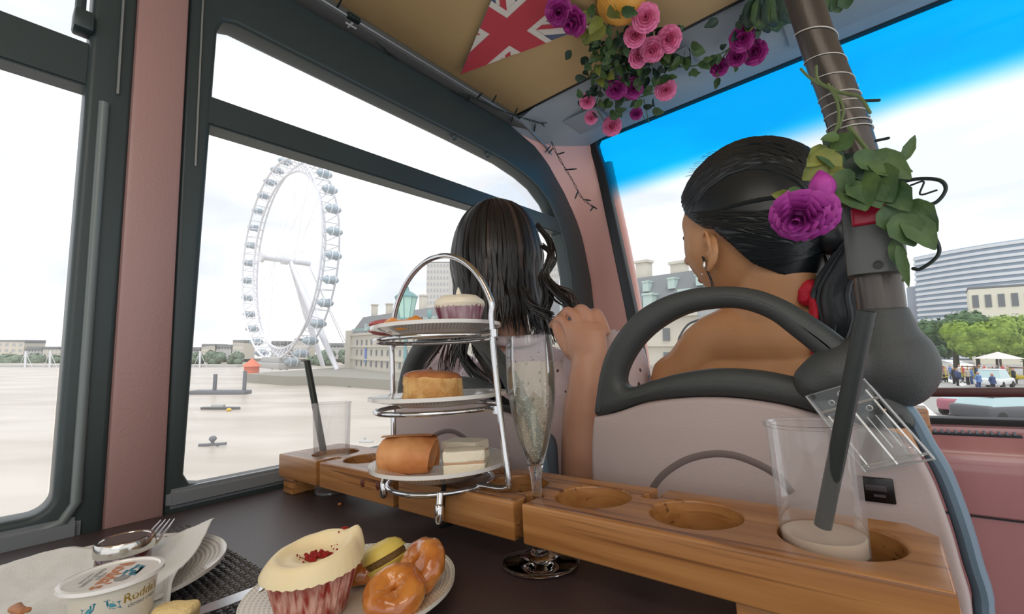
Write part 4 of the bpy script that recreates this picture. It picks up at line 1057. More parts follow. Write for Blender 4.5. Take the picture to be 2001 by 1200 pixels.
# ================= woman at the right =================
YA = .70
HC = PY(1462, 432, YA)                                 # mid skull
faceA = V((-.94, .32, -.02)).normalized()
RA = orient(faceA, V((.03, .03, 1)).normalized())
XA = Matrix.Translation(HC + V((0, 0, -.014))) @ RA.to_4x4()
wa = thing('person', 'woman with black ponytail and bare shoulder in a red halter top, seated at the right', 'person', V((-.10, .70, -.28)), group=None)
b = MB(); t_ = MB(); head_mesh(t_, None, 1.0); t_.bm.transform(XA); b.join(t_.bm)
neck0 = XA @ V((-.030, 0, -.070)); neck1 = PY(1497, 640, YA); chest = PY(1478, 760, YA - .01)
b.tube([neck0, (neck0 + neck1) / 2 + V((.0, -.002, 0)), neck1, neck1 + V((-.005, .01, -.04)), neck1 + V((-.005, .015, -.09))], [.050, .046, .049, .052, .035], 28, rnd=True)
shl = PY(1318, 738, YA); shr = V((neck1.x + (neck1.x - shl.x) * .72, YA + .02, shl.z - .005))
# trapezius and shoulder line
b.tube(smooth_path([shl, shl + V((.03, 0, .016)), PY(1400, 672, YA), neck1 + V((0, 0, -.012)), neck1 + V((.06, .005, -.022)), shr + V((-.03, 0, .014)), shr], 3), [.034, .036, .038, .040, .041, .042, .044, .048, .052, .052, .052, .048, .044, .041, .038, .037, .036, .035, .034], 24, rnd=True)
tor = []
for (z, w_, d, dy) in ((shl.z + .045, .050, .036, .0), (shl.z + .034, .080, .044, .0), (shl.z + .018, .108, .052, .0), (shl.z - .002, .124, .060, .0), (shl.z - .03, .134, .070, .002), (shl.z - .07, .136, .080, .006), (shl.z - .11, .134, .086, .012), (shl.z - .16, .128, .085, .014), (shl.z - .22, .120, .078, .016), (shl.z - .30, .125, .082, .018), (-.26, .145, .105, .03)):
    cx = (neck1.x + (shl.x + shr.x) / 2) / 2
    tor.append([V((cx + w_ * math.copysign(abs(math.cos(a)) ** .8, math.cos(a)), YA + dy + .01 + d * math.copysign(abs(math.sin(a)) ** .8, math.sin(a)), z)) for a in [2 * PI * k / 40 for k in range(40)]])
b.rings(tor)
b.ell(V((neck1.x - .02, YA + .012, shl.z - .030)), V((.125, .072, .065)))
# arms forward, hands in the lap
for sgn, sh in ((-1, shl), (1, shr)):
    el = sh + V((sgn * .02 if sgn < 0 else -.03, .12, -.23)); wr = el + V((-sgn * .05, .20, .01))
    b.tube(smooth_path([sh, sh + V((sgn * .008, .02, -.08)), el, (el + wr) / 2, wr], 4), [.036, .037, .038, .038, .037, .036, .035, .034, .033, .033, .034, .033, .031, .028, .025, .023, .022], 20, rnd=True)
    hd = (wr - el).normalized(); b.ell(wr + hd * .04, V((.034, .05, .018)))
    for k in range(4): s0 = wr + hd * .075 + V((-.026 + .017 * k, 0, 0)); b.tube([s0, s0 + hd * .03 + V((0, 0, -.004)), s0 + hd * (.052 - .004 * abs(k - 1.4)) + V((0, 0, -.018))], [.0085, .008, .0065], 10, rnd=True)
    s0 = wr + hd * .03 + V((-sgn * .03, 0, 0)); b.tube([s0, s0 + hd * .02 + V((-sgn * .02, 0, -.004)), s0 + hd * .045 + V((-sgn * .025, 0, -.008))], [.0105, .0095, .0075], 10, rnd=True)
EX = XA @ (Matrix.Translation(V((.010, .0760, -.040))) @ Matrix.Rotation(math.radians(-26), 4, 'Z') @ Matrix.Rotation(math.radians(-6), 4, 'Y'))
ear_mb(b, EX)
EXr = XA @ (Matrix.Diagonal((1, -1, 1, 1)) @ Matrix.Translation(V((-.008, .0735, -.026)))) ; ear_mb(b, EXr)
me = fuse(b, M_skinA, .0026, 9, 'body'); obj('body', me, M_skinA, wa, world=True)
# legs / skirt, seated
b = MB()
for sx in (-.07, .07): b.tube(smooth_path([V((-.10 + sx, .72, -.22)), V((-.10 + sx, .95, -.20)), V((-.10 + sx * 1.1, 1.12, -.21)), V((-.10 + sx * 1.1, 1.15, -.35)), V((-.10 + sx * 1.1, 1.13, -.66))], 4), [.085, .084, .083, .08, .077, .074, .07, .066, .062, .06, .058, .054, .052, .05, .046, .042, .038], 18, rnd=True)
b.ell(V((-.10, .74, -.20)), V((.15, .11, .09)))
me = fuse(b, M_uph, .006, 4, 'skirt'); obj('skirt', me, mat('dark_skirt', (.05, .05, .06), .8), wa, world=True)
# top: halter with knot
M_red = mat('crimson_fabric', (.55, .012, .035), .6, bump=.8, bscale=260)
b = MB()
kn_ = PY(1583, 572, YA - .035)
b.ell(kn_, V((.015, .011, .017))); displace(b, .005, 60, 3)
b.tube(smooth_path([kn_, kn_ + V((.003, -.002, -.025)), kn_ + V((-.004, .0, -.06)), kn_ + V((.0, .004, -.10))], 4), [.006, .009, .011, .012, .013, .013, .012, .011, .011, .010, .009, .008, .007], 10, sx=1, sy=.5)
b.tube(smooth_path([kn_ + V((.0, 0, .0)), PY(1545, 570, YA - .045), PY(1505, 578, YA - .048), PY(1470, 592, YA - .046), PY(1440, 612, YA - .030), PY(1428, 640, YA + .01)], 4), .0024, 8)
b.tube(smooth_path([kn_ + V((-.002, 0, .004)), PY(1545, 574, YA - .045), PY(1505, 572, YA - .048)], 4), .0016, 8)
obj('halter_tie', b, M_red, wa, world=True)
b = MB()
tr_ = []
for (z, w_, d, dy) in ((shl.z - .10, .152, .088, .012), (shl.z - .16, .141, .088, .016), (shl.z - .24, .130, .082, .018), (-.24, .15, .10, .03)):
    cx = (neck1.x + (shl.x + shr.x) / 2) / 2
    tr_.append([V((cx + w_ * math.cos(a), YA + dy + .01 + d * math.sin(a), z)) for a in [2 * PI * k / 40 for k in range(40)]])
b.rings(tr_, cap=False); obj('red_top', b, M_red, wa, world=True)
# hair: cap + combed locks to a ponytail
def skull(u, v, g=0.0):
    """point on the skull: u azimuth (0 = face), v elevation"""
    return V(((.098 + g) * math.cos(v) * math.cos(u), (.078 + g) * math.cos(v) * math.sin(u), (.115 + g) * math.sin(v)))
tail = V((-.098, .002, -.030))
b = MB()
cap = MB()
def hairline(x):
    pts_ = [(-.12, -.112), (-.07, -.098), (-.035, -.070), (-.018, -.040), (.004, -.010), (.022, -.002), (.045, .020), (.060, .048), (.075, .074), (.12, .10)]
    for (x0, z0), (x1, z1) in zip(pts_, pts_[1:]):
        if x <= x1: return z0 + (z1 - z0) * (x - x0) / (x1 - x0)
    return .1
def capfn(p):
    x, y, z = p; q = V((x * .1110, y * .0900, z * .1290))
    if x < 0: q.x *= 1.03
    if z < 0:
        k = -z; q.y *= 1 - .24 * k ** 1.5
        if x < 0: q.x *= 1 - .22 * k
    d = q.z - hairline(q.x)
    f = max(0, min(1, .5 + d / .010)); s_ = .80 + .20 * f
    q *= s_
    # comb grooves towards the tail
    return q
cap.ell(V((0, 0, 0)), V((1, 1, 1)), seg=160, ring=120, fn=capfn)
cap.bm.transform(XA); b.join(cap.bm)
rnd = random.Random(11)
tail = V((-.112, .004, -.040))
def on_cap(q, g=0.0):
    n = V((q.x / .111, q.y / .090, q.z / .129)).normalized(); return capfn(n) * (1 + g)
starts = []
for k in range(90):
    t = k / 89; x = .082 - .150 * t; z = hairline(x) + .012
    for sgn in (-1, 1): starts.append(V((x, sgn * .085 * math.sqrt(max(.02, 1 - (x / .111) ** 2)), z)))
for k in range(40): starts.append(V((.076, -.03 + .06 * k / 39, .088)))
for k in range(60): starts.append(V((rnd.uniform(-.05, .06), rnd.uniform(-.06, .06), .12)))
for q in starts:
    P = []
    e_ = tail + V((0, rnd.gauss(0, .010), rnd.gauss(0, .012)))
    s_ = q + V((rnd.gauss(0, .002), 0, rnd.gauss(0, .003)))
    for i in range(10):
        t = i / 9; m_ = s_ * (1 - t) + e_ * t
        if q.z > .02: m_ += V((0, 0, .045 * math.sin(t * PI)))
        P.append(XA @ on_cap(m_, -.002 + .010 * math.sin(t * PI)))
    b.tube(P, [.0005, .0014, .0022, .0026, .0028, .0028, .0026, .0024, .002, .0015], 6)
# gathered ball + ponytail
b.ell(XA @ (tail + V((.004, 0, 0))), V((.024, .024, .026)))
T0_ = XA @ (tail + V((-.010, 0, -.004)))
tp = [T0_, T0_ + V((.028, -.010, .002)), PY(1645, 560, YA - .03), PY(1648, 630, YA - .03), PY(1632, 690, YA - .02), PY(1640, 760, YA)]
b.tube(smooth_path(tp, 3), [.012] + [.026] * 9 + [.022, .018, .014, .009, .004, .002], 14)
for k in range(130):
    a = rnd.random() * 2 * PI; rr = rnd.random() ** .5 * .032; P = []
    for i, p in enumerate(tp):
        f = (.25, .8, 1.0, .95, .75, .45)[i]; P.append(p + V((math.cos(a) * rr * f, math.sin(a) * rr * f * .8, rnd.gauss(0, .002))))
    P[-1] += V((rnd.gauss(0, .01), 0, rnd.gauss(0, .02)))
    b.tube(smooth_path(P, 4), [.0022] + [.0034] * 12 + [.003, .003, .0026, .0022, .002, .0018, .0014, .0008], 6)
obj('hair', b, M_hairA, wa, world=True)
b = MB()
rt_ = [(.040, .066, .010), (.036, .0665, -.02), (.031, .0655, -.05), (.026, .058, -.085)]
for k in range(5): b.tube(smooth_path([XA @ (V(q) + V((rnd.gauss(0, .0012), .0005, rnd.gauss(0, .002)))) for q in rt_], 4), .0005, 5)
for k in range(14):
    a_ = .2 + .1 * k; p0 = XA @ on_cap(V((.05 * math.cos(a_) + .01, .02, .10)), .0); b.tube(smooth_path([p0, p0 + V((-.006, 0, .004)), p0 + V((-.012 - rnd.random() * .008, 0, .003 + rnd.random() * .006))], 3), .00025, 4)
obj('loose_strands', b, M_hairA, wa, world=True, kind='stuff')
b = MB(); b.ell(EX @ V((.006, .009, -.016)), V((.0022, .0022, .0055)), rot=EX.to_3x3()); b.ell(EX @ V((.012, .010, -.028)), .0014); obj('earring', b, mat('silver_stone', (.8, .8, .8), .1, metal=.8), wa, world=True)
# face features on the turned-away side, still modelled
for s in (-1, 1):
    b = MB(); b.ell(XA @ V((.078, s * .030, .006)), V((.006, .013, .0065)), rot=XA.to_3x3()); obj('eye', b, mat('eye_dark', (.05, .03, .02), .2), wa, world=True)
    b = MB(); b.tube(smooth_path([XA @ V((.086 - .0, s * .016, .022)), XA @ V((.083, s * .032, .027)), XA @ V((.073, s * .047, .022))], 3), .0022, 6); obj('eyebrow', b, M_hairA, wa, world=True)
b = MB(); b.ell(XA @ V((.082, 0, -.056)), V((.005, .011, .0055)), rot=XA.to_3x3()); obj('lips', b, mat('lips', (.45, .12, .10), .4), wa, world=True)

# ================= woman at the left =================
YB = .72
HB = PY(970, 508, YB)
faceB = V((-.80, .60, 0)).normalized(); RB = orient(faceB)
XB = Matrix.Translation(HB) @ RB.to_4x4() @ Matrix.Scale(1.06, 4)
wb = thing('person', 'woman with long straight dark hair and white eyelet blouse, seated beside the left window', 'person', V((-.60, .74, -.28)))
b = MB(); t_ = MB(); head_mesh(t_, None, 1.0); t_.bm.transform(XB); b.join(t_.bm)
nb0 = HB + V((.01, -.012, -.07)); nb1 = PY(1000, 692, YB)
b.tube([nb0, nb1, nb1 + V((0, 0, -.03))], [.050, .048, .055], 24)
# right forearm with the hand on the shoulder
elb = PY(1150, 935, .605); wri = PY(1150, 716, .600); 
hk = [PY(1160, 655, .606), PY(1150, 622, .612)]
arm = MB()
arm.tube(smooth_path([PY(1150, 1010, .66), elb, PY(1146, 830, .600), PY(1150, 760, .598), wri], 4), [.040, .041, .042, .042, .041, .040, .039, .038, .037, .036, .035, .033, .032, .031, .030, .028, .027], 24, rnd=True)
# palm and fingers: knuckles up, fingers pointing to the left over the shoulder
pc_ = PY(1142, 672, .604)
def P2(px, py, y): return PY(px, py, y)
arm.rings([[c + (side_ * math.cos(a) * w_ + dep_ * math.sin(a) * d_) for a in [2 * PI * k / 28 for k in range(28)]] for c, side_, dep_, w_, d_ in (
    (P2(1152, 728, .600), V((1, 0, .1)), V((0, 1, 0)), .026, .019), (P2(1150, 700, .600), V((1, 0, .05)), V((0, 1, 0)), .030, .018), (P2(1144, 672, .602), V((1, 0, -.1)), V((0, 1, 0)), .036, .017), (P2(1140, 645, .606), V((1, 0, -.12)), V((0, 1, 0)), .037, .015), (P2(1138, 630, .612), V((1, 0, -.12)), V((0, 1, 0)), .033, .012))])
kn4 = [((1106, 634), (1092, 624), (1078, 636), .0075, .610), ((1127, 622), (1110, 608), (1093, 620), .0078, .615), ((1150, 616), (1136, 603), (1117, 612), .0078, .622), ((1175, 626), (1166, 611), (1150, 611), .0072, .627)]
for (a_, m_, e_, r_, y_) in kn4:
    arm.tube(smooth_path([P2(a_[0] + 8, a_[1] + 22, y_ - .010), P2(*a_, y_ - .004), P2(*m_, y_ + .004), P2(*e_, y_ + .022)], 4), [r_ * 1.1] * 5 + [r_] * 5 + [r_ * .9, r_ * .85, r_ * .8], 14, rnd=True)
arm.tube(smooth_path([P2(1118, 690, .604), P2(1100, 665, .606), P2(1090, 645, .612), P2(1086, 634, .622)], 4), [.012, .012, .0115, .011, .0105, .010, .0098, .0095, .009, .0088, .0085, .008, .0075], 14, rnd=True)
b.join(arm.bm)
# torso under the blouse
tb_ = []
SHB = nb1.z - .022
for (z, w_, d, dx) in ((SHB + .015, .07, .045, 0), (SHB - .012, .15, .06, 0), (SHB - .06, .165, .075, 0), (SHB - .14, .155, .08, 0), (SHB - .25, .14, .08, 0), (-.25, .15, .09, 0)):
    tb_.append([V((nb1.x + .012 + w_ * math.cos(a), YB + .02 + d * math.sin(a), z)) for a in [2 * PI * k / 40 for k in range(40)]])
b.rings(tb_)
# left arm forward
la = V((nb1.x - .15, YB + .02, SHB - .03)); le = la + V((-.01, .12, -.22)); lw = le + V((.08, .18, .03))
b.tube(smooth_path([la, le, lw], 5), [.036, .036, .035, .034, .033, .033, .032, .030, .028, .025, .022], 18, rnd=True); hd = (lw - le).normalized(); b.ell(lw + hd * .035, V((.03, .045, .018)))
for k in range(4): s0 = lw + hd * .06 + V((-.024 + .016 * k, 0, 0)); b.tube([s0, s0 + hd * .03, s0 + hd * .052 + V((0, 0, -.012))], [.0085, .008, .0065], 10, rnd=True)
s0 = lw + hd * .02 + V((.03, 0, 0)); b.tube([s0, s0 + hd * .03 + V((.012, 0, 0)), s0 + hd * .05 + V((.01, 0, -.006))], [.010, .009, .0075], 10, rnd=True)
me = fuse(b, M_skinB, .0026, 3, 'body'); obj('body', me, M_skinB, wb, world=True)
# blouse with eyelets
M_bl = bpy.data.materials.new('eyelet_blouse'); M_bl.use_nodes = True; nt = M_bl.node_tree; p = nt.nodes['Principled BSDF']; L = nt.links.new; N = nt.nodes.new
tc = N('ShaderNodeTexCoord'); vo = N('ShaderNodeTexVoronoi'); vo.inputs['Scale'].default_value = 72; vo.inputs['Randomness'].default_value = .75; mp = N('ShaderNodeMapping'); mp.inputs['Scale'].default_value = (1, .8, .62); L(tc.outputs['Object'], mp.inputs[0]); L(mp.outputs[0], vo.inputs['Vector'])
r = N('ShaderNodeValToRGB'); r.color_ramp.interpolation = 'CONSTANT'; e = r.color_ramp.elements; e[0].position = 0; e[0].color = (.10, .055, .055, 1); e[1].position = .17; e[1].color = (.66, .54, .56, 1); L(vo.outputs['Distance'], r.inputs[0]); L(r.outputs[0], p.inputs['Base Color']); p.inputs['Roughness'].default_value = .85
bn = N('ShaderNodeTexNoise'); bn.inputs['Scale'].default_value = 30; bb = N('ShaderNodeBump'); bb.inputs['Strength'].default_value = .7; bb.inputs['Distance'].default_value = .006; L(tc.outputs['Object'], bn.inputs[0]); L(bn.outputs[0], bb.inputs['Height']); L(bb.outputs[0], p.inputs['Normal'])
b = MB()
bl = []
for (z, w_, d) in ((SHB + .050, .052, .050), (SHB + .030, .062, .054), (SHB + .016, .105, .060), (SHB + .004, .168, .072), (SHB - .02, .188, .084), (SHB - .06, .186, .090), (SHB - .12, .178, .096), (SHB - .20, .166, .096), (SHB - .28, .165, .098), (-.28, .175, .105)):
    bl.append([V((nb1.x + .014 + (w_ + .004 * nz((math.cos(a) * 3, math.sin(a) * 3, z * 18))) * math.cos(a), YB + .015 + (d + .004 * nz((math.cos(a) * 4, math.sin(a) * 4, z * 20), 1, 3)) * math.sin(a), z + .006 * math.sin(a * 3))) for a in [2 * PI * k / 72 for k in range(72)]])
b.rings(bl, cap=False)
# sleeve of the raised arm and a soft collar roll
b.tube(smooth_path([V((nb1.x + .165, YB + .0, SHB - .02)), PY(1196, 700, .70), PY(1205, 760, .68), PY(1190, 860, .66)], 4), [.042, .044, .046, .048, .050, .052, .052, .052, .05, .05, .048, .046, .045], 24)
b.tube(smooth_path([V((nb1.x - .165 + .014, YB + .015, SHB - .02)), PY(850, 712, .70), PY(832, 775, .68), PY(835, 850, .68)], 4), [.044, .046, .048, .049, .050, .050, .050, .050, .05, .05, .048, .046, .045], 24)
rg = [V((nb1.x + .012 + .056 * math.cos(a), YB - .004 + .052 * math.sin(a), SHB + .050 + .006 * math.sin(a * 2))) for a in [2 * PI * k / 32 for k in range(32)]]
b.tube(rg, .011, 10, loop=True)
bo_ = obj('blouse', b, M_bl, wb, world=True, ang=70)
bo_.data.materials.clear(); bo_.data.materials.append(M_bl)
b = MB()
for sx in (-.07, .07): b.tube(smooth_path([V((-.58 + sx, .74, -.22)), V((-.60 + sx, .95, -.20)), V((-.60 + sx, 1.12, -.21)), V((-.60 + sx, 1.15, -.35)), V((-.60 + sx, 1.13, -.66))], 4), [.085, .084, .083, .08, .077, .074, .07, .066, .062, .06, .058, .054, .052, .05, .046, .042, .038], 18, rnd=True)
b.ell(V((-.59, .75, -.20)), V((.15, .11, .09)))
me = fuse(b, M_uph, .006, 4, 'trousers'); obj('trousers', me, mat('dark_trousers', (.04, .045, .06), .8), wb, world=True)
# long hair: many locks flowing from the crown
b = MB(); b2 = MB()
cap = MB(); cap.ell(V((0, 0, 0)), V((1, 1, 1)), seg=48, ring=36, fn=lambda p: V((p.x * .104, p.y * .086, p.z * .121)))
kill = [v for v in cap.bm.verts if (v.co.x > .045 and v.co.z < .05) or v.co.z < -.10]
bmesh.ops.delete(cap.bm, geom=kill, context='VERTS'); cap.bm.transform(XB); b.join(cap.bm)
rnd = random.Random(21)
def lock(builder, az, length, r, spread=1.0, wave=0.0, out_=0.0, seg=6, lift=0.0):
    """az: direction round the skull in the head frame (0 = face)"""
    P = []; R_ = []
    for i in range(4):
        v = PI / 2 * (1 - i / 4) ** .9; q = V(((.104 + lift) * math.cos(v) * math.cos(az), (.086 + lift) * math.cos(v) * math.sin(az), (.121 + lift) * math.sin(v))); P.append(XB @ q)
    base = XB @ V(((.106 + lift) * math.cos(az), (.088 + lift) * math.sin(az), 0)); outd = (base - HB); outd.z = 0; outd.normalize()
    n_ = 7
    for i in range(n_):
        t = i / (n_ - 1); w_ = wave * math.sin(t * 7 + az * 5) * t
        P.append(base + V((0, 0, -length * t)) + outd * (out_ * t + w_ - .012 * math.sin(t * PI)) + V((rnd.gauss(0, .0015), rnd.gauss(0, .0015), 0)) * (1 + t))
    P = smooth_path(P, 3); m_ = len(P); R_ = [r * (.5 + .5 * min(1, 4 * k / m_)) * (1 if k < m_ * .75 else max(.12, (m_ - 1 - k) / (m_ * .25))) for k in range(m_)]
    builder.tube(P, R_, seg)
for k in range(190):
    az = rnd.uniform(1.05, 2 * PI - 1.0); L0 = rnd.uniform(.155, .185)
    wd = XB.to_3x3() @ V((math.cos(az), math.sin(az), 0))
    side_ = wd.dot(rt2)            # +1 = right in the photo
    near = -wd.dot(fwd2)
    ln = L0 + (.0 if side_ > -.2 else .05) + rnd.uniform(-.01, .012)
    lock(b if rnd.random() < .86 else b2, az, ln, rnd.uniform(.004, .0075), lift=rnd.uniform(0, .004), out_=.010 + .012 * max(0, side_))
# longer wisps falling over the shoulder on the window side and the blown ones on the right
def free(builder, pts, r, n=1, sp=.004):
    for k in range(n):
        o_ = V((rnd.gauss(0, sp), rnd.gauss(0, sp), rnd.gauss(0, sp * .5))); P = smooth_path([V(p) + o_ * (.3 + .7 * i / len(pts)) + V((rnd.gauss(0, sp * .4), 0, rnd.gauss(0, sp * .4))) for i, p in enumerate(pts)], 4); m_ = len(P)
        builder.tube(P, [r * (.6 + .4 * math.sin(PI * j / m_)) * (1 if j < m_ * .8 else (m_ - j) / (m_ * .2)) for j in range(m_)], 5)
Yf = .635
free(b, [PY(915, 560, .66), PY(925, 630, Yf), PY(930, 680, Yf), PY(955, 720, Yf), PY(975, 750, Yf)], .0030, 22, .006)
free(b, [PY(905, 600, .66), PY(900, 670, Yf), PY(920, 720, Yf), PY(950, 748, Yf)], .0022, 14, .007)
free(b2, [PY(890, 560, .66), PY(880, 640, Yf), PY(850, 690, Yf), PY(820, 730, Yf)], .0011, 12, .006)
free(b2, [PY(900, 600, .66), PY(880, 660, Yf), PY(870, 700, Yf), PY(868, 745, Yf)], .0012, 10, .007)
free(b, [PY(1060, 480, .68), PY(1078, 500, .66), PY(1066, 540, .65), PY(1090, 575, .64), PY(1120, 600, .63)], .0013, 26, .006)
free(b2, [PY(1060, 530, .68), PY(1085, 560, .66), PY(1110, 575, .65), PY(1118, 610, .63)], .0011, 12, .006)
free(b, [PY(1050, 440, .69), PY(1074, 470, .68), PY(1078, 505, .67), PY(1064, 540, .66), PY(1072, 580, .65), PY(1060, 620, .64)], .0017, 40, .006)
free(b, [PY(1020, 560, .64), PY(1040, 600, .625), PY(1075, 618, .615)], .0016, 26, .006)
obj('hair', b, M_hairB, wb, world=True); obj('hair_highlights', b2, M_hairBb, wb, world=True, label='browner loose strands')
for s in (-1, 1):
    b = MB(); b.ell(XB @ V((.078, s * .030, .006)), V((.006, .013, .0065)), rot=XB.to_3x3()); obj('eye', b, MATS['eye_dark'], wb, world=True)
b = MB(); b.ell(XB @ V((.086, 0, -.056)), V((.006, .021, .0065)), rot=XB.to_3x3()); obj('lips', b, MATS['lips'], wb, world=True)
# ------------------------------------------------------------------ pennant with the union flag
CZ = .980                                     # underside of the cream ceiling
M_fr, M_fw, M_fb = mat('flag_red', (.50, .05, .07), .7, bump=.2, bscale=400), mat('flag_white', (.72, .68, .62), .7), mat('flag_blue', (.10, .13, .22), .7)
def clip(poly, a, b_):
    out = []; n = len(poly)
    f = lambda p: (b_[0] - a[0]) * (p[1] - a[1]) - (b_[1] - a[1]) * (p[0] - a[0])
    for i in range(n):
        p, q = poly[i], poly[(i + 1) % n]; fp, fq = f(p), f(q)
        if fp >= 0: out.append(p)
        if (fp >= 0) != (fq >= 0): t = fp / (fp - fq); out.append((p[0] + (q[0] - p[0]) * t, p[1] + (q[1] - p[1]) * t))
    return out
zf = CZ - .010
tip, pr_, ptp = PZ(900, 147, zf - .004), PZ(1178, 42, zf), PZ(985, -60, zf)
cen = PZ(993, 62, zf)
a1, a2 = PZ(905, 142, zf), PZ(1060, 112, zf)
ux = V(((tip - cen).x, (tip - cen).y)).normalized(); uy = V((-ux.y, ux.x))
def fl2(p): d = V((p.x - cen.x, p.y - cen.y)); return (d.dot(ux), d.dot(uy))
tri = [fl2(tip), fl2(pr_), fl2(ptp)]
if (tri[1][0] - tri[0][0]) * (tri[2][1] - tri[0][1]) - (tri[1][1] - tri[0][1]) * (tri[2][0] - tri[0][0]) < 0: tri = [tri[0], tri[2], tri[1]]
print('flag tri', tri)
def stripe(ang, w_, off=0.0):
    c, s_ = math.cos(ang), math.sin(ang); L_ = .6
    return [(c * x - s_ * y, s_ * x + c * y) for x, y in ((-L_, -w_ / 2 + off), (L_, -w_ / 2 + off), (L_, w_ / 2 + off), (-L_, w_ / 2 + off))]
layers = [([(-1, -1), (1, -1), (1, 1), (-1, 1)], 2)]
for a in (PI / 4, -PI / 4): layers.append((stripe(a, .042), 1))
for a in (PI / 4, -PI / 4): layers.append((stripe(a, .014, .006), 0))
for a in (0, PI / 2): layers.append((stripe(a, .092), 1))
for a in (0, PI / 2): layers.append((stripe(a, .062), 0))
b = MB()
for li, (poly, mi) in enumerate(layers):
    p = poly
    for k in range(3): p = clip(p, tri[k], tri[(k + 1) % 3]) if p else p
    if len(p) < 3: continue
    b.mi = mi; base = [V((x, y, -.00025 * li)) for x, y in p]
    b.face(base)
me = b.mesh([M_fr, M_fw, M_fb], False)
me.transform(Matrix(((ux.x, uy.x, 0, 0), (ux.y, uy.y, 0, 0), (0, 0, 1, 0), (0, 0, 0, 1))))
fo = bpy.data.objects.new('bunting_pennant', me); COL.objects.link(fo); fo.location = cen
bm_ = bmesh.new(); bm_.from_mesh(me); r_ = bmesh.ops.extrude_face_region(bm_, geom=[f for f in bm_.faces if f.material_index == 2][:1]); vs_ = [v for v in r_['geom'] if isinstance(v, bmesh.types.BMVert)]
for v in vs_: v.co.z += .0008
bm_.to_mesh(me); bm_.free()
tag(fo, 'triangular union flag bunting pennant under the cream ceiling', 'flag')

# ------------------------------------------------------------------ fairy lights cable along the ceiling edge
M_cab = mat('black_green_cable', (.012, .022, .020), .45)
fy = thing('fairy_lights', 'dark twisted cable of unlit fairy lights running along the ceiling edge and down the pillar', 'fairy lights', (XW + .04, .6, .955))
def cz(px, py, z): return PZ(px, py, z)
path = [cz(600, -25, .972), cz(640, 8, .972), cz(660, 28, .968), cz(690, 40, .964), cz(730, 75, .958), cz(780, 120, .952), cz(850, 165, .948), cz(930, 193, .950), cz(990, 220, .952), cz(1060, 242, .958)]
dn = [cz(1060, 242, .958), PY(1072, 262, 1.22), PY(1085, 295, 1.22), PY(1105, 330, 1.23), PY(1120, 355, 1.25), PY(1136, 385, 1.27), PY(1158, 404, 1.30)]
pth = smooth_path(path, 8)
def twist(P, r, ph, tw): 
    out = []; a = None
    for i, p in enumerate(P):
        d = (P[min(i + 1, len(P) - 1)] - P[max(i - 1, 0)]).normalized(); x, y = frame_of(d); an = ph + i * tw; out.append(p + (x * math.cos(an) + y * math.sin(an)) * r)
    return out
for ph in (0, PI):
    b = MB(); b.tube(twist(pth, .0018, ph, .8), .0012, 6); b.tube(twist(smooth_path(dn, 8), .0026, ph, .7), .0011, 6); obj('cable', b, M_cab, fy, world=True)
M_bulb = mat('dark_bulb', (.02, .03, .028), .25)
for (x, y, dx, dy, fn) in ((655, 22, 12, -22, .968), (932, 192, 10, -10, .950), (918, 186, -4, 14, .95), (962, 200, 8, -14, .951), (1005, 224, 6, -12, .953), (1003, 226, -4, 12, .953), (1050, 240, 18, 0, .957), (1046, 242, -2, 14, .957)):
    p0 = cz(x, y, fn); p1 = cz(x + dx, y + dy, fn - .004); b = MB(); b.tube([p0, (p0 + p1) / 2, p1], [.0014, .0026, .0020], 8, rnd=True); obj('bulb', b, M_bulb, fy, world=True)
for (x, y, dx, dy, Y) in ((1076, 285, -10, 12, 1.22), (1088, 302, 14, -4, 1.22), (1104, 332, 22, -2, 1.23), (1080, 290, -8, 10, 1.22), (1130, 372, -6, 16, 1.26), (1142, 390, 12, 2, 1.28), (1156, 402, 10, 6, 1.30), (1160, 404, -6, 8, 1.30)):
    p0 = PY(x, y, Y); p1 = PY(x + dx, y + dy, Y - .01); b = MB(); b.tube([p0, (p0 + p1) / 2, p1], [.0014, .0028, .0022], 8, rnd=True); obj('bulb', b, M_bulb, fy, world=True)
# clip holding the cable
cp = thing('cable_clip', 'small dark cable clip with a white tie on the ceiling edge', 'clip', cz(688, 38, .962))
b = MB(); b.box(cz(688, 38, .9625), V((.024, .03, .012)), bev=.003); obj('clip_body', b, M_cab, cp, world=True)
b = MB(); q = cz(686, 50, .955); b.box(q, V((.004, .026, .004)), bev=.001); b.box(q + V((0, -.002, 0)), V((.018, .004, .003))); obj('white_tie', b, mat('white_plastic', (.6, .6, .6), .4), cp, world=True)

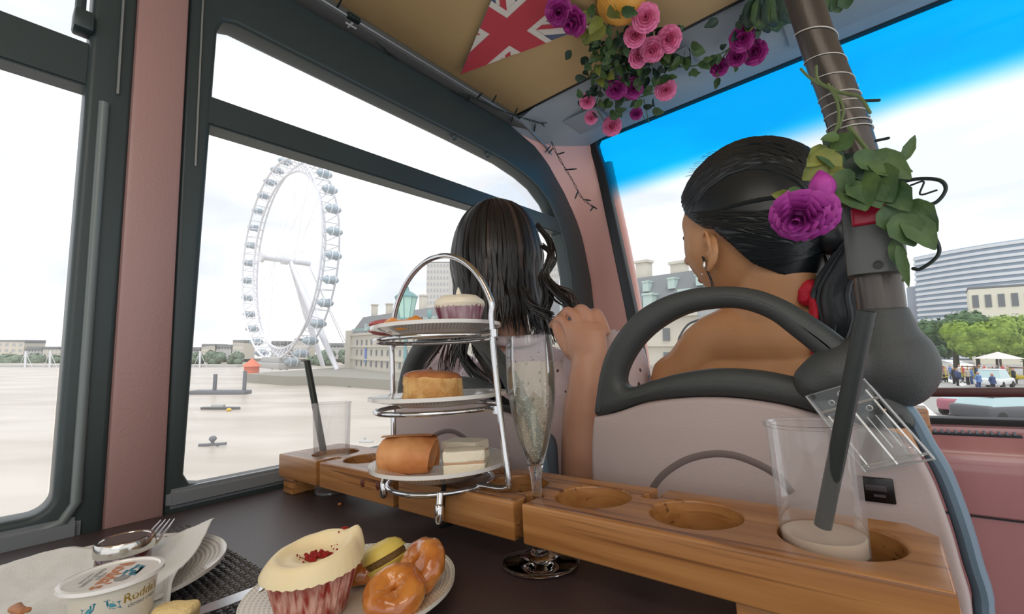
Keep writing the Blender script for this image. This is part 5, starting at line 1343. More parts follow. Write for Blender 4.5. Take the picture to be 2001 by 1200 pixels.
# ------------------------------------------------------------------ artificial flowers
M_mag = mat('magenta_petal', (.33, .02, .20), .6, col2=(.24, .012, .16), vscale=60); M_pnk = mat('pink_petal', (.72, .13, .32), .6, col2=(.80, .25, .42), vscale=60)
M_vio = mat('violet_rose_petal', (.42, .05, .33), .6, col2=(.30, .02, .24), vscale=70)
M_lf = mat('leaf_green', (.035, .085, .030), .5, col2=(.07, .13, .035), vscale=40, bump=.3, bscale=200); M_lfd = mat('leaf_dark', (.012, .035, .024), .5, col2=(.025, .055, .03), vscale=40); M_lfy = mat('leaf_yellowish', (.22, .23, .04), .5, col2=(.14, .18, .04), vscale=40)
M_stem = mat('stem_green', (.10, .14, .05), .6)
def rose_mesh(m, R, rnd, layers=5, name='rose'):
    b = MB()
    for L_ in range(layers):
        f = (L_ + 1) / layers; n = 3 + L_; tiltv = .25 + .95 * f
        for k in range(n):
            a0 = 2 * PI * (k + .37 * L_) / n + rnd.uniform(-.1, .1); w_ = 1.15 * (2 * PI / n) * (1.0 if L_ else 1.3); g = []
            for i in range(6):
                t = i / 5; row = []
                for j in range(7):
                    s = j / 6 - .5; a = a0 + s * w_
                    rad = R * f * (.25 + .75 * t ** .8) * (1 + .05 * rnd.uniform(-1, 1) * t); h = R * (.9 - .62 * f) * t ** .7 + R * .25 * t * (1 - f) - (R * .10 * f * max(0, t - .75) * 4)
                    h -= R * .35 * (abs(s) * 2) ** 2 * t * .6
                    row.append(V((rad * math.cos(a), rad * math.sin(a), h + R * .05 * math.sin(7 * s + L_) * t)))
                g.append(row)
            b.rings(g, closed=False, cap=False)
    b.lathe([(.001, -R * .25), (R * .25, -R * .15), (R * .35, 0), (R * .1, R * .2)], 10)
    me = b.mesh(m, True, 60, name); return me
rnd = random.Random(31)
R_mesh = {k: [rose_mesh(m, 1.0, rnd, L_) for _ in range(3)] for k, m, L_ in (('m', M_mag, 4), ('p', M_pnk, 5), ('v', M_vio, 6))}
def rose(parent, name, k, c, R, facing, i=0):
    o = bpy.data.objects.new(name, R_mesh[k][i % 3]); COL.objects.link(o)
    q = facing.to_track_quat('Z', 'Y').to_matrix().to_4x4()
    W = Matrix.Translation(c) @ q @ Matrix.Rotation(rnd.random() * 6, 4, 'Z') @ Matrix.Scale(R, 4)
    o.parent = parent; o.matrix_basis = parent.matrix_basis.inverted() @ W
    return o
def leaf(b, c, d, n, L_, W, curl=.25):
    d = d.normalized(); s = d.cross(n).normalized(); n = s.cross(d)
    g = []
    for i in range(7):
        t = i / 6; w_ = W * math.sin(PI * min(1, t * .93 + .05)) ** .8 * (1.15 - .5 * t) * (1 + .10 * (i % 2)); ctr = c + d * L_ * t + n * (-curl * L_ * t * t)
        g.append([ctr - s * w_ + n * w_ * .25, ctr - s * w_ * .5 + n * w_ * .06, ctr, ctr + s * w_ * .5 + n * w_ * .06, ctr + s * w_ + n * w_ * .25])
    b.rings(g, closed=False, cap=False)
def leaves(parent, name, m, spots, L_, n_each=1, jit=.4):
    b = MB()
    for (c, d) in spots:
        for k in range(n_each):
            dd_ = d + V((rnd.gauss(0, jit), rnd.gauss(0, jit), rnd.gauss(0, jit))); l_ = L_ * rnd.uniform(.7, 1.2)
            leaf(b, c + V((rnd.gauss(0, .004), rnd.gauss(0, .004), rnd.gauss(0, .003))), dd_, V((rnd.gauss(0, .5), -.6, rnd.gauss(-.6, .5))), l_, l_ * .36)
    return obj(name, b, m, parent, world=True, ang=80, kind='stuff')
tocam = lambda p: (CAM - p).normalized()
# ceiling garland
g1 = thing('flower_garland', 'garland of pink and magenta fabric roses with green leaves hanging from the front ceiling', 'garland', (-.35, .98, .975))
def GP(px, py, z=.93): return PZ(px, py, z)
fl_spec = [('m', 1092, 22, .026, .93), ('m', 1122, 40, .028, .92), ('p', 1262, 36, .026, .92), ('p', 1240, 72, .022, .92), ('p', 1308, 76, .026, .92), ('p', 1245, 112, .022, .92), ('p', 1275, 96, .026, .915), ('m', 1205, 172, .026, .925), ('m', 1236, 172, .026, .925), ('p', 1300, 175, .026, .925), ('m', 1243, 222, .017, .93), ('p', 1196, 246, .028, .93), ('p', 1155, 230, .018, .935), ('p', 1148, 198, .020, .94), ('m', 1405, 132, .021, .935), ('m', 1450, 75, .026, .935), ('m', 1476, 103, .026, .93), ('m', 1440, 110, .022, .93)]
for i, (k, x, y, R, z) in enumerate(fl_spec):
    c = GP(x, y, z); rose(g1, 'rose', k, c, R * 1.14, tocam(c) + V((rnd.gauss(0, .25), 0, rnd.gauss(-.1, .25))), i)
sp_m = [(GP(x, y, .945), V((rnd.uniform(-1, 1), rnd.uniform(-.6, .6), -.5))) for x, y in [(rnd.gauss(1235, 42), rnd.gauss(115, 42)) for _ in range(100)]]
leaves(g1, 'leaves', M_lfd, sp_m, .030, 1)
sp_m = [(GP(x, y, .935), V((rnd.uniform(-1, 1), rnd.uniform(-.6, .6), -.5))) for x, y in [(rnd.gauss(1190, 26), rnd.gauss(110, 45)) for _ in range(50)] + [(rnd.gauss(1200, 22), rnd.gauss(200, 22)) for _ in range(16)] + [(rnd.gauss(1350, 40), rnd.gauss(110, 18)) for _ in range(26)] + [(rnd.gauss(1260, 30), rnd.gauss(150, 20)) for _ in range(14)]]
leaves(g1, 'leaves', M_lf, sp_m, .030, 1)
sp_y = [(GP(x, y, .930), V((rnd.uniform(-1, 1), -.3, -.6))) for x, y in ((1150, 55), (1140, 80), (1170, 30), (1200, 12), (1185, 45), (1165, 100), (1168, 128), (1175, 150), (1190, 140), (1175, 5), (1155, 20), (1210, 30))]
leaves(g1, 'leaves', M_lfy, sp_y, .038, 1, .3)  # yellower leaf colour here stands in for the lamp's warm glow
sp_d = [(GP(x, y, .945), V((rnd.uniform(-1, 1), rnd.uniform(-.6, .6), -.5))) for x, y in [(rnd.gauss(1155, 15), rnd.gauss(190, 22)) for _ in range(14)] + [(rnd.gauss(1440, 25), rnd.gauss(60, 20)) for _ in range(10)]]
leaves(g1, 'leaves', M_lfd, sp_d, .026, 1)
for pts in ([(1160, 60), (1190, 110), (1210, 160), (1240, 200), (1262, 235)], [(1230, 60), (1290, 120), (1350, 130), (1400, 110), (1450, 80)], [(1210, 200), (1250, 190), (1285, 180)], [(1160, 200), (1180, 235), (1196, 246)], [(1258, 195), (1268, 240)], [(1408, 120), (1428, 90), (1440, 70)], [(1190, 110), (1165, 200), (1150, 180)]):
    b = MB(); b.tube(smooth_path([GP(x, y, .945 if i % 2 else .952) for i, (x, y) in enumerate(pts)], 4), .0016, 6); obj('stem', b, M_stem, g1, world=True)
# hooks up to the ceiling
b = MB()
for x, y in ((1190, 60), (1350, 120), (1450, 60), (1200, 190)): p = GP(x, y, .945); b.tube([p, V((p.x, p.y, .985))], .0012, 6)
obj('hanging_wire', b, M_cab, g1, world=True, kind='stuff')
# amber dome lamp in the flowers
lm_c = PZ(1215, 14, .955)
la_ = thing('ceiling_lamp', 'small ribbed amber dome lamp on the ceiling among the flowers', 'lamp', lm_c)
b = MB(); b.lathe([(.050, .022), (.052, .012), (.046, -.004), (.034, -.018), (.018, -.027), (.0005, -.030)], 96, mod=lambda r, z, t: (r * (1 + .02 * math.sin(t * 40)), z), cap=False)
obj('ribbed_shade', b, mat('amber_ribbed_shade', (.62, .30, .05), .4, emis=(1, .50, .10), estr=.05), la_)
b = MB(); b.lathe([(.0005, .022), (.056, .022), (.056, .030), (.0005, .030)], 40); obj('lamp_base', b, mat('brass', (.5, .33, .12), .3, metal=.8), la_)
# clump of big folded leaves on the ceiling next to the pole
g3 = thing('leaf_cluster', 'clump of large dark green folded leaves at the ceiling beside the grab pole', 'foliage', PZ(1505, 20, .95))
for (x, y, dx, dy, L_, m) in ((1475, -10, -.3, -1, .07, M_lfd), (1490, -15, 0, -1, .08, M_lf), (1505, -15, .3, -1, .08, M_lfd), (1520, -10, .5, -1, .075, M_lf), (1480, 10, -.5, -.8, .05, M_lfy), (1500, 0, .1, -1, .075, M_lfd), (1515, 5, .2, -1, .07, M_lf), (1530, 0, .6, -.8, .06, M_lfd)):
    c = PZ(x, y, .955); d = (PZ(x + dx * 40, y - dy * 70, .93) - c)
    b = MB(); leaf(b, c, d, V((.2, -.5, -.8)), L_ * 1.25, L_ * .34, .1); o = obj('leaf', b, m, g3, world=True); so = o.modifiers.new('t', 'SOLIDIFY'); so.thickness = .001
b = MB(); b.tube([PZ(1500, -10, .955), PZ(1500, -12, .985)], .004, 8); obj('stem', b, M_stem, g3, world=True)
g4 = thing('leaf_cluster', 'few green leaves at the top edge right of the grab pole', 'foliage', PZ(1625, -5, .95))
for (x, y) in ((1620, -15), (1635, -12), (1650, -20)):
    c = PZ(x, y, .955); b = MB(); leaf(b, c, PZ(x + 6, y + 30, .94) - c, V((.2, -.5, -.8)), .05, .018, .1); obj('leaf', b, M_lf, g4, world=True)
b = MB(); b.tube([PZ(1632, -14, .955), PZ(1632, -16, .99)], .003, 8); obj('stem', b, M_stem, g4, world=True)

# pole garland: violet rose, leaves and tendrils on the bell sleeve
Yp = .475
g2 = thing('flower_garland', 'violet rose with leaves and curling wire tied round the grab pole above the bell push', 'garland', PY(1690, 380, .49))
c = PY(1563, 420, .452); rose(g2, 'rose', 'v', c, .0235, tocam(c) + V((-.25, 0, -.35)), 0)
c2_ = PY(1590, 418, .460); rose(g2, 'rose', 'v', c2_, .020, tocam(c2_) + V((.2, 0, -.1)), 1)
b = MB()
for k in range(5):
    a = 2 * PI * k / 5; g = []
    for i in range(6):
        t = i / 5; g.append([PY(1611, 398, .462) + V((.0105 * math.sin(PI * (t * .85 + .1)) * math.cos(a + s), .0105 * math.sin(PI * (t * .85 + .1)) * math.sin(a + s), .030 * t)) for s in (-.7, -.35, 0, .35, .7)])
    b.rings(g, closed=False, cap=False)
obj('rosebud', b, M_vio, g2, world=True)
def lf2(spec, m, Y0=.47):
    for (x0, y0, x1, y1, w_) in spec:
        c = PY(x0, y0, Y0 + rnd.uniform(-.008, .008)); e = PY(x1, y1, Y0 + rnd.uniform(-.012, .004)); d = e - c; b = MB(); leaf(b, c, d, V((rnd.uniform(-.3, .3), -1, rnd.uniform(-.3, .4))), d.length, d.length * w_, .12); o = obj('leaf', b, m, g2, world=True, ang=80)
lf2([(1640, 300, 1570, 350, .42), (1620, 290, 1580, 322, .4), (1560, 395, 1508, 405, .3), (1545, 385, 1510, 380, .35), (1540, 440, 1520, 455, .4), (1650, 330, 1612, 352, .4)], M_lfy)
lf2([(1660, 340, 1690, 405, .42), (1680, 335, 1720, 400, .42), (1700, 330, 1740, 390, .4), (1650, 320, 1600, 300, .4), (1660, 290, 1628, 262, .42), (1640, 268, 1605, 270, .4), (1690, 320, 1785, 330, .26), (1700, 300, 1780, 345, .30), (1750, 420, 1790, 480, .42), (1760, 400, 1830, 450, .38), (1770, 420, 1830, 485, .30), (1735, 400, 1760, 460, .45), (1745, 470, 1765, 530, .22), (1755, 480, 1775, 560, .12), (1740, 360, 1775, 410, .35), (1540, 370, 1565, 385, .4), (1670, 300, 1720, 330, .4), (1655, 330, 1640, 380, .4),], M_lf)
lf2([(1650, 300, 1640, 350, .45), (1640, 270, 1620, 300, .45), (1680, 350, 1700, 400, .45), (1730, 330, 1760, 380, .4), (1660, 310, 1700, 350, .4), (1530, 450, 1560, 462, .3)], M_lfd, .478)
lf2([(1765, 315, 1789, 262, .20)], M_lf)
for P, r_, m_ in (([(1595, 130), (1600, 160), (1640, 180), (1680, 190), (1700, 220)], .0014, M_stem), ([(1618, 165), (1636, 200), (1638, 240), (1622, 275)], .0014, M_stem), ([(1625, 170), (1648, 210), (1640, 250)], .0012, M_stem),
                  ([(1565, 135), (1580, 150), (1600, 165)], .0012, M_stem), ([(1690, 197), (1718, 196)], .0012, M_cab), ([(1712, 275), (1736, 270)], .0012, M_cab),
                  ([(1750, 360), (1790, 350), (1835, 352), (1848, 370), (1830, 395), (1800, 402)], .0015, M_cab), ([(1780, 362), (1805, 355), (1798, 380), (1830, 372)], .0008, M_cab), ([(1790, 402), (1830, 470), (1832, 500), (1800, 525), (1785, 525)], .0015, M_cab), ([(1750, 480), (1770, 520), (1765, 548)], .0012, M_stem),
                  ([(1660, 250), (1720, 330), (1760, 420)], .002, M_stem), ([(1600, 415), (1650, 400), (1680, 380)], .0018, M_stem)):
    b = MB(); b.tube(smooth_path([PY(x, y, .484) for x, y in P], 5), r_, 6, rnd=True); obj('stem', b, m_, g2, world=True)
# wooden rack end of the front row and mobile holder seen past the seats
fr_ = thing('wooden_drink_rack', 'ochre end of another wooden rack showing beside the right seat', 'drink rack', (.03, 1.06, -.72))
q = PY(1784, 812, 1.06)
b = MB(); b.box(q + V((-.35, 0, -.02)), V((.74, .06, .07)), bev=.004); obj('board', b, M_wood, fr_, world=True)
b = MB(); b.box(V((q.x - .35, 1.06, (q.z - .06 - .72) / 2)), V((.05, .05, q.z - .055 + .72)), bev=.003); obj('foot', b, M_wood, fr_, world=True)
# ------------------------------------------------------------------ outdoors, in the level frame (x right, y ahead, z up, camera at the origin)
def TL(D, px, py): return OD(px, py, D)
def bar(b, p, q, r, n=6): b.tube([p, q], r, n)
ZW = -14.0; ZR = -3.7
M_water = mat('brown_river_water', (.46, .40, .33), .35, spec=.6, bump=1.0, bscale=.35, col2=(.60, .54, .47), vscale=.05, stretch=(.6, 1.6, 1))
b = MB(); n = 24
b.face([V((-900, 4, 0)), V((240, 4, 0)), V((240, 640, 0)), V((-900, 640, 0))])
riv = obj('river', b, M_water); riv.matrix_world = M_OUT @ Matrix.Translation(V((0, 0, ZW))); tag(riv, 'wide pale brown river with small ripples beyond the left windows', 'river', kind='structure')
# ---- far shore
M_stone = mat('pale_stone', (.62, .58, .50), .8); M_stone2 = mat('grey_stone', (.46, .46, .45), .8); M_slate = mat('grey_slate_roof', (.20, .21, .22), .7); M_teal = mat('verdigris_roof', (.30, .46, .43), .7)
M_wall = mat('embankment_stone', (.30, .29, .25), .9, bump=.5, bscale=1)
b = MB()
pts = [OD(480, 746, 185), OD(560, 752, 168), OD(640, 752, 168), OD(760, 748, 150), OD(900, 760, 120)]
pts = [V((p.x, p.y, ZW)) for p in pts]; top = [V((p.x, p.y, ZW + 3.4)) for p in pts]; back = [p + V((30, 120, 0)) for p in top]
b.rings([pts, top, back], closed=False, cap=False)
emb = obj('embankment', b, M_wall); emb.matrix_world = M_OUT.copy(); tag(emb, 'dark stone embankment wall along the river below the observation wheel', 'embankment', kind='structure')
b = MB(); b.box(V((-420, 470, ZW + 1.5)), V((1000, 20, 3))); sh = obj('far_bank', b, M_wall); sh.matrix_world = M_OUT.copy(); tag(sh, 'far river bank', 'bank', kind='structure')
# road / bridge deck at the right
M_road = mat('grey_asphalt', (.36, .35, .34), .85, bump=.2, bscale=4)
b = MB(); b.face([V((2.5, 1, 0)), V((220, 1, 0)), V((220, 260, 0)), V((66, 260, 0)), V((19, 50, 0)), V((4, 10, 0))])
rd = obj('road', b, M_road); rd.matrix_world = M_OUT @ Matrix.Translation(V((0, 0, ZR))); tag(rd, 'grey road surface ahead of the bus', 'road', kind='structure')
M_line = mat('road_paint', (.80, .80, .78), .7)
def ground(px, py, z=ZR):
    d = OD(px, py, 1.0); return d * (z / d.z)
for i, q in enumerate((((1782, 788), (1800, 786), (1838, 818), (1812, 818)), ((1838, 703), (1860, 700), (1910, 716), (1890, 722)), ((1840, 742), (1850, 740), (1895, 752), (1880, 755)))):
    b = MB(); b.face([ground(*p) + V((0, 0, .02)) for p in q]); o = obj('road_marking', b, M_line); o.matrix_world = M_OUT.copy(); tag(o, ('white lane line just above the dash, below the red rail', 'pale crossing stripe on the far side of the road', 'white stripe on the road in front of the parked pedicabs')[i], 'road marking', kind='structure')

# ---- observation wheel
M_ws = mat('white_wheel_steel', (.74, .75, .80), .5); M_pod = mat('wheel_pod_glass', (.36, .44, .50), .2, spec=.6)
WC = OD(556, 508, 246); hdir = V((.741, -.672, 0)).normalized(); ndir = V((.672, .741, 0)).normalized(); zz = V((0, 0, 1))
wh = thing('observation_wheel', 'giant white observation wheel with glass pods standing on the far river bank', 'ferris wheel', V((WC.x, WC.y, ZW + 3)), out=True)
RT = 59.5
def wp_(r, a, off=0.0): return hdir * (r * math.sin(a)) + zz * (r * math.cos(a)) + ndir * off
W0 = V((0, 0, WC.z - (ZW + 3)))
def ring(r, off, th, n=64): b = MB(); b.tube([W0 + wp_(r, 2 * PI * k / n, off) for k in range(n)], th, 6, loop=True); return b
for (r, off, th) in ((55.5, 4.2, .55), (55.5, -4.2, .55), (49.5, 0, .65)): obj('rim_ring', ring(r, off, th), M_ws, wh)
b = MB()
for k in range(64):
    a = 2 * PI * k / 64; a2 = 2 * PI * (k + .5) / 64
    for s in (-4.2, 4.2): bar(b, W0 + wp_(55.5, a, s), W0 + wp_(49.5, a2, 0), .22, 4)
    bar(b, W0 + wp_(55.5, a, -4.2), W0 + wp_(55.5, a, 4.2), .22, 4)
obj('rim_lattice', b, M_ws, wh)
b = MB()
for k in range(32):
    a = 2 * PI * k / 32; bar(b, W0 + wp_(49.5, a, 0), W0 + ndir * (5 if k % 2 else -5), .07, 4)
obj('spoke_cables', b, M_ws, wh)
pod = MB(); pod.ell(V((0, 0, 0)), V((4.1, 2.3, 2.0)), seg=16, ring=10); pod.box(V((0, 0, -1.1)), V((5.5, 2.6, .5)), bev=.2); pm_ = pod.mesh(M_pod, name='pod')
fr2 = MB()
for s in (-1, 1): fr2.tube([V((s * 1.6, 2.35 * math.cos(2 * PI * k / 20), 2.1 * math.sin(2 * PI * k / 20))) for k in range(20)], .28, 5, loop=True)
fm_ = fr2.mesh(M_ws, name='pod_frame')
for k in range(32):
    a = 2 * PI * (k + .5) / 32; o = bpy.data.objects.new('pod', pm_); COL.objects.link(o); o.parent = wh
    o.matrix_basis = Matrix.Translation(W0 + wp_(59.0, a, 0)) @ Matrix.Rotation(math.atan2(ndir.y, ndir.x), 4, 'Z')
    f_ = bpy.data.objects.new('pod_frame', fm_); COL.objects.link(f_); f_.parent = o
b = MB(); b.tube([W0 - ndir * 12, W0 + ndir * 14], 1.7, 12); b.tube([W0 - ndir * 12.5, W0 - ndir * 11], 3, 12); b.tube([W0 - ndir * 1.5, W0 + ndir * 1.5], 2.6, 12); obj('hub', b, M_ws, wh)
root = V((WC.x, WC.y, ZW + 3))
for (px, py, D) in ((660, 700, 222), (632, 702, 262)):
    e = OD(px, py, D) - root; e.z = .0; b = MB(); b.tube([W0 + ndir * 3, (W0 + ndir * 3 + e) / 2, e], [1.1, 1.9, 1.2], 10); obj('support_leg', b, M_ws, wh)
for (px, py, D) in ((700, 705, 250), (690, 706, 300)):
    e = OD(px, py, D) - root; e.z = 0; b = MB(); bar(b, W0 + ndir * 13, e, .25, 6); obj('back_stay', b, M_ws, wh)
b = MB(); b.box(hdir * 0 + V((0, 0, 1.5)), V((34, 14, 3)), rot=(0, 0, math.atan2(hdir.y, hdir.x)), bev=.3); b.box(V((0, 0, 4.5)), V((24, 10, 3)), rot=(0, 0, math.atan2(hdir.y, hdir.x)), bev=.3); obj('boarding_platform', b, M_stone2, wh)
tn = thing('carousel_tent', 'small orange red tent roof at the foot of the observation wheel', 'tent', V((OD(493, 700, 215).x, 215, ZW + 2)), out=True)
b = MB(); b.lathe([(3.2, 0), (3.2, 3.2), (4.2, 3.2), (.2, 7)], 12); obj('tent_cover', b, mat('orange_red_canvas', (.72, .20, .12), .7), tn)

# ---- buildings
def ogl(name, label, cat, loc, yaw, group=None): return thing(name, label, cat, loc, yaw, group, out=True)
M_wdk = mat('dark_window_glass', (.16, .17, .18), .3); M_teald = mat('pale_teal_dormer', (.48, .60, .57), .6)
A_, B2 = OD(683, 720, 238), OD(1470, 720, 80); A_.z = B2.z = ZW + 3.4
dv = B2 - A_; Lb = dv.length; yaw = math.atan2(dv.y, dv.x)
hall = ogl('riverside_hall', 'long pale stone riverside hall with slate mansard roof, dormers and chimneys', 'building', A_, yaw)
He = 18.0; Hr = 27.0
b = MB(); b.box(V((Lb / 2, 16, He / 2)), V((Lb, 32, He))); b.box(V((Lb / 2, -.4, He - .5)), V((Lb, .8, 1.0))); b.box(V((Lb / 2, -.3, He * .62)), V((Lb, .5, .5))); b.box(V((Lb / 2, -.3, 5)), V((Lb, .5, .6)))
b.box(V((-1.5, 6, He * .55)), V((7, 14, He * 1.1)))
obj('stone_wall', b, M_stone, hall)
b = MB(); rf = [[V((x, 0, He)), V((x, 5 if 0 < x < Lb else 5, Hr)), V((x, 27, Hr)), V((x, 32, He))] for x in (0, Lb)]
rf[0][1].x = rf[0][2].x = 4; b.rings(rf, closed=True, cap=True); obj('mansard_roof', b, M_slate, hall)
b = MB(); b.box(V((16, 3.0, He + 1.3)), V((34, 4.2, 2.6))); obj('copper_cornice', b, M_teal, hall)
wn = MB(); wn.box(V((0, 0, 0)), V((1.5, .3, 2.6))); wnm = wn.mesh(M_wdk, name='window')
nW = 31
for r_ in range(3):
    for k in range(nW):
        o = bpy.data.objects.new('window', wnm); COL.objects.link(o); o.parent = hall
        t = k / (nW - 1); o.location = V((Lb * (.05 + .93 * t), -.12, (3.0, 8.4, 13.4)[r_]))
dm = MB(); dm.box(V((0, 0, 0)), V((2.2, 3, 3.0))); dm.box(V((0, 0, 1.7)), V((2.6, 3.4, .5))); dmm = dm.mesh(M_teald, name='dormer')
for k in range(22):
    o = bpy.data.objects.new('dormer', dmm); COL.objects.link(o); o.parent = hall; o.location = V((Lb * (.1 + .88 * k / 21), 1.6, He + 2.6))
for k in range(10):
    o = bpy.data.objects.new('dormer', dmm); COL.objects.link(o); o.parent = hall; o.scale = (.7, .7, .7); o.location = V((Lb * (.7 + .28 * k / 9), 3.4, He + 6.3))
for (t, h_, w_) in ((.07, 6, 3), (.16, 5, 3), (.24, 8, 3.4), (.33, 6, 3), (.87, 4, 3), (.915, 2.4, 3.2), (.55, 5, 3), (.7, 5, 3)):
    b = MB(); b.box(V((Lb * t, 7, Hr + h_ / 2 - 1)), V((w_, 2.4, h_ + 2)), bev=.1); b.box(V((Lb * t, 7, Hr + h_)), V((w_ + .6, 3, .6))); obj('chimney', b, M_stone, hall)
b = MB(); b.box(V((22.5, -.3, 7)), V((2.2, .2, 7))); obj('blue_banner', b, mat('blue_banner', (.15, .25, .62), .7), hall)

def block(name, label, px0, px1, ptop, D, depth, base=ZW + 3, D1=None, m=None, rows=6, cols=6, yaw=0.0, roof=None, mw=None, group=None):
    a, c = OD(px0, ptop, D), OD(px1, ptop, D1 or D); h_ = a.z - base; c.z = a.z; w_ = (c - a).length
    if D1: yaw = math.atan2(c.y - a.y, c.x - a.x)
    t = ogl(name, label, 'building', V(((a.x + c.x) / 2, (a.y + c.y) / 2, base)), yaw, group)
    b = MB(); b.box(V((0, depth / 2, h_ / 2)), V((w_, depth, h_))); obj('wall', b, m or M_stone, t)
    b = MB()
    for r in range(rows):
        for k in range(cols): b.box(V((-w_ / 2 + w_ * (k + .5) / cols, -.05, h_ * (r + .5) / rows)), V((w_ / cols * .5, .2, h_ / rows * .5)))
    obj('windows', b, mw or M_wdk, t, kind='stuff')
    b = MB(); b.box(V((0, depth / 2, h_ + .3)), V((w_ * 1.02, depth * 1.02, .6)) if not roof else V((w_ * 1.02, depth, roof)), bev=.2); obj('roof', b, M_slate, t)
    return t
M_conc = mat('pale_concrete', (.60, .58, .55), .8); M_ltw = mat('light_window', (.42, .43, .44), .5)
block('tower_block', 'pale concrete tower block rising behind the top tier of the cake stand', 834, 878, 513, 330, 30, m=M_conc, rows=16, cols=7, mw=M_ltw)
block('tower_block', 'distant grey tower seen between the long hair and the window frame', 1066, 1092, 508, 330, 30, m=M_conc, rows=16, cols=5, mw=M_ltw)
rnd = random.Random(77)
sky = [(-20, 48, 668, 'grey domed block at the far left of the skyline'), (52, 82, 683, 'low pale block beside the far left domed block'), (84, 122, 681, 'long grey roofed block left of the pink pillar, at the rear window edge'), (366, 391, 684, 'small pale block at the left edge of the front window skyline'), (394, 420, 676, 'stepped grey block in the skyline left of the observation wheel'), (423, 452, 679, 'pale skyline block just left of the observation wheel'), (455, 476, 668, 'tallest pale skyline block touching the left of the observation wheel'), (530, 556, 672, 'grey block seen low inside the observation wheel'), (575, 600, 665, 'pale block seen low inside the observation wheel, right of its middle'), (640, 676, 676, 'low pale block between the observation wheel and the riverside hall')]
for i, (x0, x1, yt, lb) in enumerate(sky):
    block('skyline_building', lb, x0, x1, yt, 440, 20, m=(M_stone, M_stone2)[i % 2], rows=3, cols=5, mw=M_ltw, roof=3 + 2 * (i % 2), group='low buildings on the far bank')
# striped office block at the right
a, c = OD(1786, 503, 150), OD(2075, 462, 118)
of = ogl('office_building', 'long office building with blue grey horizontal window bands at the right', 'building', V((a.x, a.y, ZR)), math.atan2(c.y - a.y, c.x - a.x))
w_ = math.hypot(c.x - a.x, c.y - a.y); h_ = a.z - ZR; M_ban = mat('blue_grey_glazing', (.38, .46, .55), .25, spec=.6); M_wh = mat('white_cladding', (.74, .76, .80), .5)
def arc_pts(z, off): return [V((w_ * (t / 12), -off + 3.0 * math.sin(PI * t / 12) * -1, z)) for t in range(13)]
b = MB(); b.rings([arc_pts(0, 0), arc_pts(h_, 0)], closed=False, cap=False); b.rings([[V((0, 0, 0)), V((0, 25, 0)), V((w_, 25, 0)), V((w_, 0, 0))], [V((0, 0, h_)), V((0, 25, h_)), V((w_, 25, h_)), V((w_, 0, h_))]]); obj('glazing', b, M_ban, of)
nb_ = 20
for k in range(nb_):
    z = h_ * (k + .5) / nb_; b = MB(); b.rings([arc_pts(z - h_ / nb_ * .24, .1), arc_pts(z - h_ / nb_ * .24, .8), arc_pts(z + h_ / nb_ * .24, .8), arc_pts(z + h_ / nb_ * .24, .1)], closed=False, cap=False); obj('white_band', b, M_wh, of)
b = MB(); b.box(V((-2.0, 8, h_ * .36)), V((3.6, 14, h_ * .72)), bev=.6); obj('stair_tower', b, mat('tower_grey', (.33, .36, .42), .5), of)
block('cream_building', 'cream low rise building with dark window rows above the green trees', 1892, 2080, 566, 105, 12, base=ZR, D1=95, m=mat('cream_render', (.74, .70, .58), .8), rows=3, cols=7, mw=M_wdk)

# ---- trees
def tree(label, c, R, H, col, n=900, ls=.35, group=None, seed=1):
    t = ogl('tree', label, 'tree', c, 0, group); rn = random.Random(seed)
    b = MB(); b.tube([V((0, 0, 0)), V((.1, 0, H * .4)), V((0, 0, H * .62))], [R * .09, R * .07, R * .04], 8); obj('trunk', b, mat('bark', (.10, .08, .06), .9), t)
    b = MB(); blobs = [(V((rn.uniform(-.6, .6) * R, rn.uniform(-.5, .5) * R, H - R * .75 + rn.uniform(-.35, .45) * R)), R * rn.uniform(.4, .62)) for _ in range(9)]
    for c_, r in blobs:
        b.ell(c_, V((r, r, r * .85)), seg=14, ring=10)
        for k in range(n // 9):
            d = V((rn.gauss(0, 1), rn.gauss(0, 1), rn.gauss(0, 1))).normalized(); p = c_ + d * r * rn.uniform(.92, 1.12); u = d.orthogonal().normalized() * ls; v = d.cross(u) ; w2 = d * rn.uniform(-.6, .6) * ls
            b.face([p - u - v + w2, p + u - v, p + u + v - w2, p - u + v])
    obj('crown', b, col, t, smooth=False); return t
M_g1 = mat('tree_green_bright', (.26, .36, .06), .8, col2=(.15, .24, .04), vscale=1.2); M_g2 = mat('tree_green_dark', (.10, .17, .08), .8, col2=(.06, .11, .05), vscale=1.2); M_g3 = mat('tree_grey_green', (.22, .28, .20), .8, col2=(.14, .20, .14), vscale=1)
for (px, py, D, R, m, lb) in ((1862, 640, 66, 4.3, M_g2, 'dark green tree beside the bulbous pole joint'), (1905, 652, 58, 2.6, M_g1, 'yellow green tree low in the middle of the tree row'), (1945, 652, 56, 3.4, M_g1, 'bright green tree in front of the cream building'), (1998, 652, 58, 3.4, M_g1, 'bright green tree cut by the right edge'), (1830, 668, 74, 3.0, M_g2, 'small dark tree just right of the pole joint')):
    c_ = OD(px, py, D); H = c_.z + R * .6 - ZR; tree(lb, V((c_.x, c_.y, ZR)), R, H, m, 1400, .13 * R / 3, 'trees behind the crowd at the right', px)
